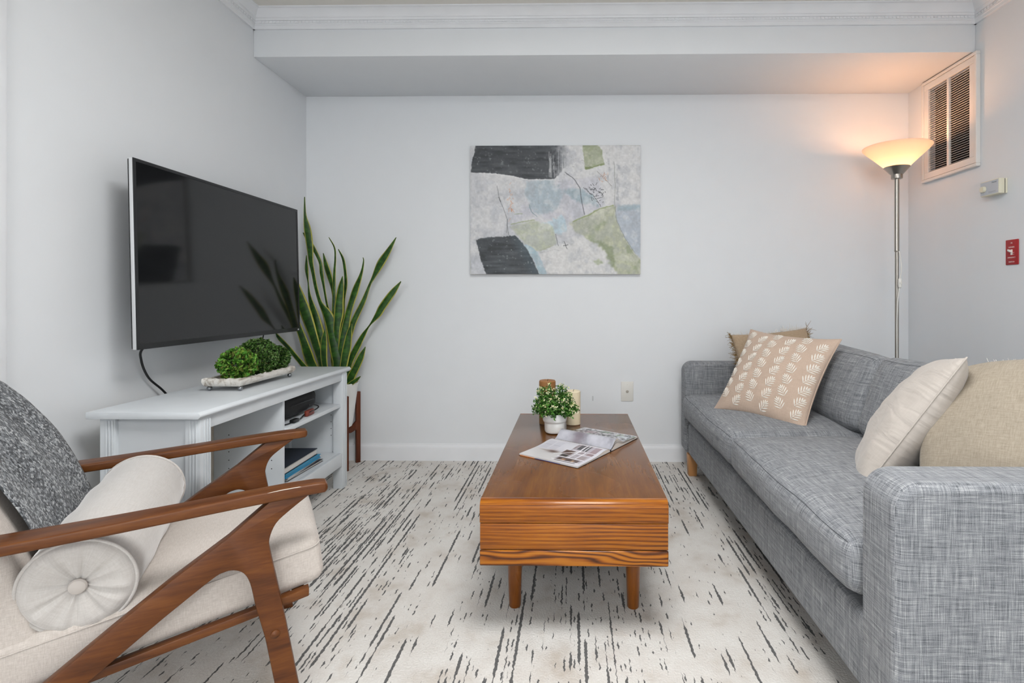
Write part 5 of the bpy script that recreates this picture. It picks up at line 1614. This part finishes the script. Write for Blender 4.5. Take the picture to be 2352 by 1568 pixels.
    tang = np.gradient(front, axis=0); nrm = np.stack([-tang[:, 1], tang[:, 0]], 1); nrm /= np.linalg.norm(nrm, axis=1)[:, None]
    thick = 0.085
    backl = front + nrm * thick
    poly = front.tolist() + [(-0.735, 0.790), (-0.772, 0.783)] + backl[::-1].tolist()
    v, f = prism(poly, 'y', 0.062, 0.542)
    mk('backrest', v, f, 'chair_fabric', t, bevel=0.026, seg=5, local=True, angle=180, bev_angle=50)
    for vv in (0.067, 0.537):
        pts = [(a, vv, b) for a, b in (front + nrm * 0.020).tolist()]
        mk('piping', *tube(pts, 0.003, 6), 'chair_fabric', t, local=True)
    return t, front, nrm
chair, bfront, bnrm = build_chair()

# knitted throw over the back of the chair
def build_throw():
    t = tag(empty('knit_throw', CH_O, CH_A), 'chunky grey knitted throw draped over the armchair back', 'throw')
    off = bfront - bnrm * 0.014
    path = [(-0.492, 0.372)] + off[4:].tolist() + [(-0.738, 0.806), (-0.782, 0.800)] + (bfront + bnrm * 0.099)[::-1][2:14].tolist()
    path = spline(path, 2)
    n = len(path); m = 30
    ln = np.concatenate([[0], np.cumsum(np.linalg.norm(np.diff(path, axis=0), axis=1))])
    P = np.zeros((n, m, 3)); UV = np.zeros((n, m, 2))
    for i in range(n):
        tg = path[min(i + 1, n - 1)] - path[max(i - 1, 0)]; tg /= np.linalg.norm(tg); nn = np.array((tg[1], -tg[0]))
        k = i / (n - 1)
        v0, v1 = 0.118 - 0.03 * k + 0.012 * math.sin(k * 9), 0.512 + 0.008 * math.sin(k * 7 + 1)
        for j in range(m):
            s = j / (m - 1)
            w = 0.004 * math.sin(s * 13 + k * 4) + 0.0035 * mnoise.noise(Vector((s * 6, k * 7, 2)))
            w += 0.004
            P[i, j] = (path[i][0] + nn[0] * w, v0 + (v1 - v0) * s, path[i][1] + nn[1] * w)
            UV[i, j] = (s * (v1 - v0), ln[i])
    grid_obj('cloth', P, 'throw_knit', t, UV, local=True, solid=0.002)
build_throw()

# bolster on the seat
def build_bolster():
    A = np.array((-0.443, 0.052, 0.412)); B = np.array((-0.408, 0.540, 0.452))
    c0 = chair_pt(*((A + B) / 2)); c0 = (c0[0], c0[1], 0.33)
    t = tag(empty('bolster_pillow', c0), 'white round bolster pillow with a button end on the armchair', 'pillow')
    ax = B - A; Ln = np.linalg.norm(ax); ax /= Ln
    s1 = np.cross(ax, (0, 0, 1)); s1 /= np.linalg.norm(s1); s2 = np.cross(s1, ax)
    R = 0.093; seg = 72
    def loc(r, th, d): return A + ax * d + s1 * r * math.cos(th) + s2 * r * math.sin(th)
    # profile from the near button out over the end disc, along the body and to the far button
    end = [(0.010, 0.014), (0.022, 0.010), (0.038, 0.004), (0.056, 0.000), (0.072, -0.002), (0.083, 0.000), (0.090, 0.006), (0.0925, 0.012)]
    body = [(R + 0.004 * math.sin(math.pi * k / 10) + 0.0012 * math.sin(k * 2.1), 0.016 + (Ln - 0.032) * k / 10) for k in range(0, 11)]
    prof = end + body + [(r, Ln - d) for r, d in end[::-1]]
    P = np.zeros((len(prof), seg, 3)); UV = np.zeros((len(prof), seg, 2))
    ln = 0
    for i, (r, d) in enumerate(prof):
        if i: ln += math.hypot(r - prof[i - 1][0], d - prof[i - 1][1])
        near, far = i < len(end), i >= len(prof) - len(end)
        for k in range(seg):
            th = 2 * math.pi * k / seg
            dd, rr = d, r
            if near or far:
                e = math.sin(min(1, r / 0.09) * math.pi) ** 0.7
                pl = 0.0028 * e * (math.sin(th * 11 + 0.7 * math.sin(th * 3)) + 0.6 * math.sin(th * 19 + 2))
                dd += pl if near else -pl
            else:
                rr += 0.0022 * mnoise.noise(Vector((math.cos(th) * 2, math.sin(th) * 2, d * 22))) + 0.0012 * math.sin(d * 95 + th * 3)
                if d < 0.06 or d > Ln - 0.06:
                    rr += 0.0012 * math.sin(th * 23)
            P[i, k] = chair_pt(*loc(rr, th, dd))
            UV[i, k] = (ln, th * 0.093)
    grid_obj('cover', P, 'bolster_velvet', t, UV, closed_v=True)
    for sgn, d0 in ((-1, 0.004), (1, Ln - 0.004)):
        v, f = lathe([(0.0, 0.0075), (0.008, 0.0068), (0.0135, 0.004), (0.0155, 0.0), (0.014, -0.006), (0.010, -0.010)], 28)
        V = [chair_pt(*(A + ax * (d0 + sgn * z + (0.002 if sgn < 0 else -0.002)) + s1 * x + s2 * y)) for x, y, z in v]
        mk('button', V, f, 'button_fabric', t)
        dd = 0.008 if sgn < 0 else Ln - 0.008
        mk('piping', *tube([chair_pt(*loc(0.0935, 2 * math.pi * k / 60, dd)) for k in range(60)], 0.0034, 8, closed=True), 'bolster_velvet', t, angle=180)
build_bolster()
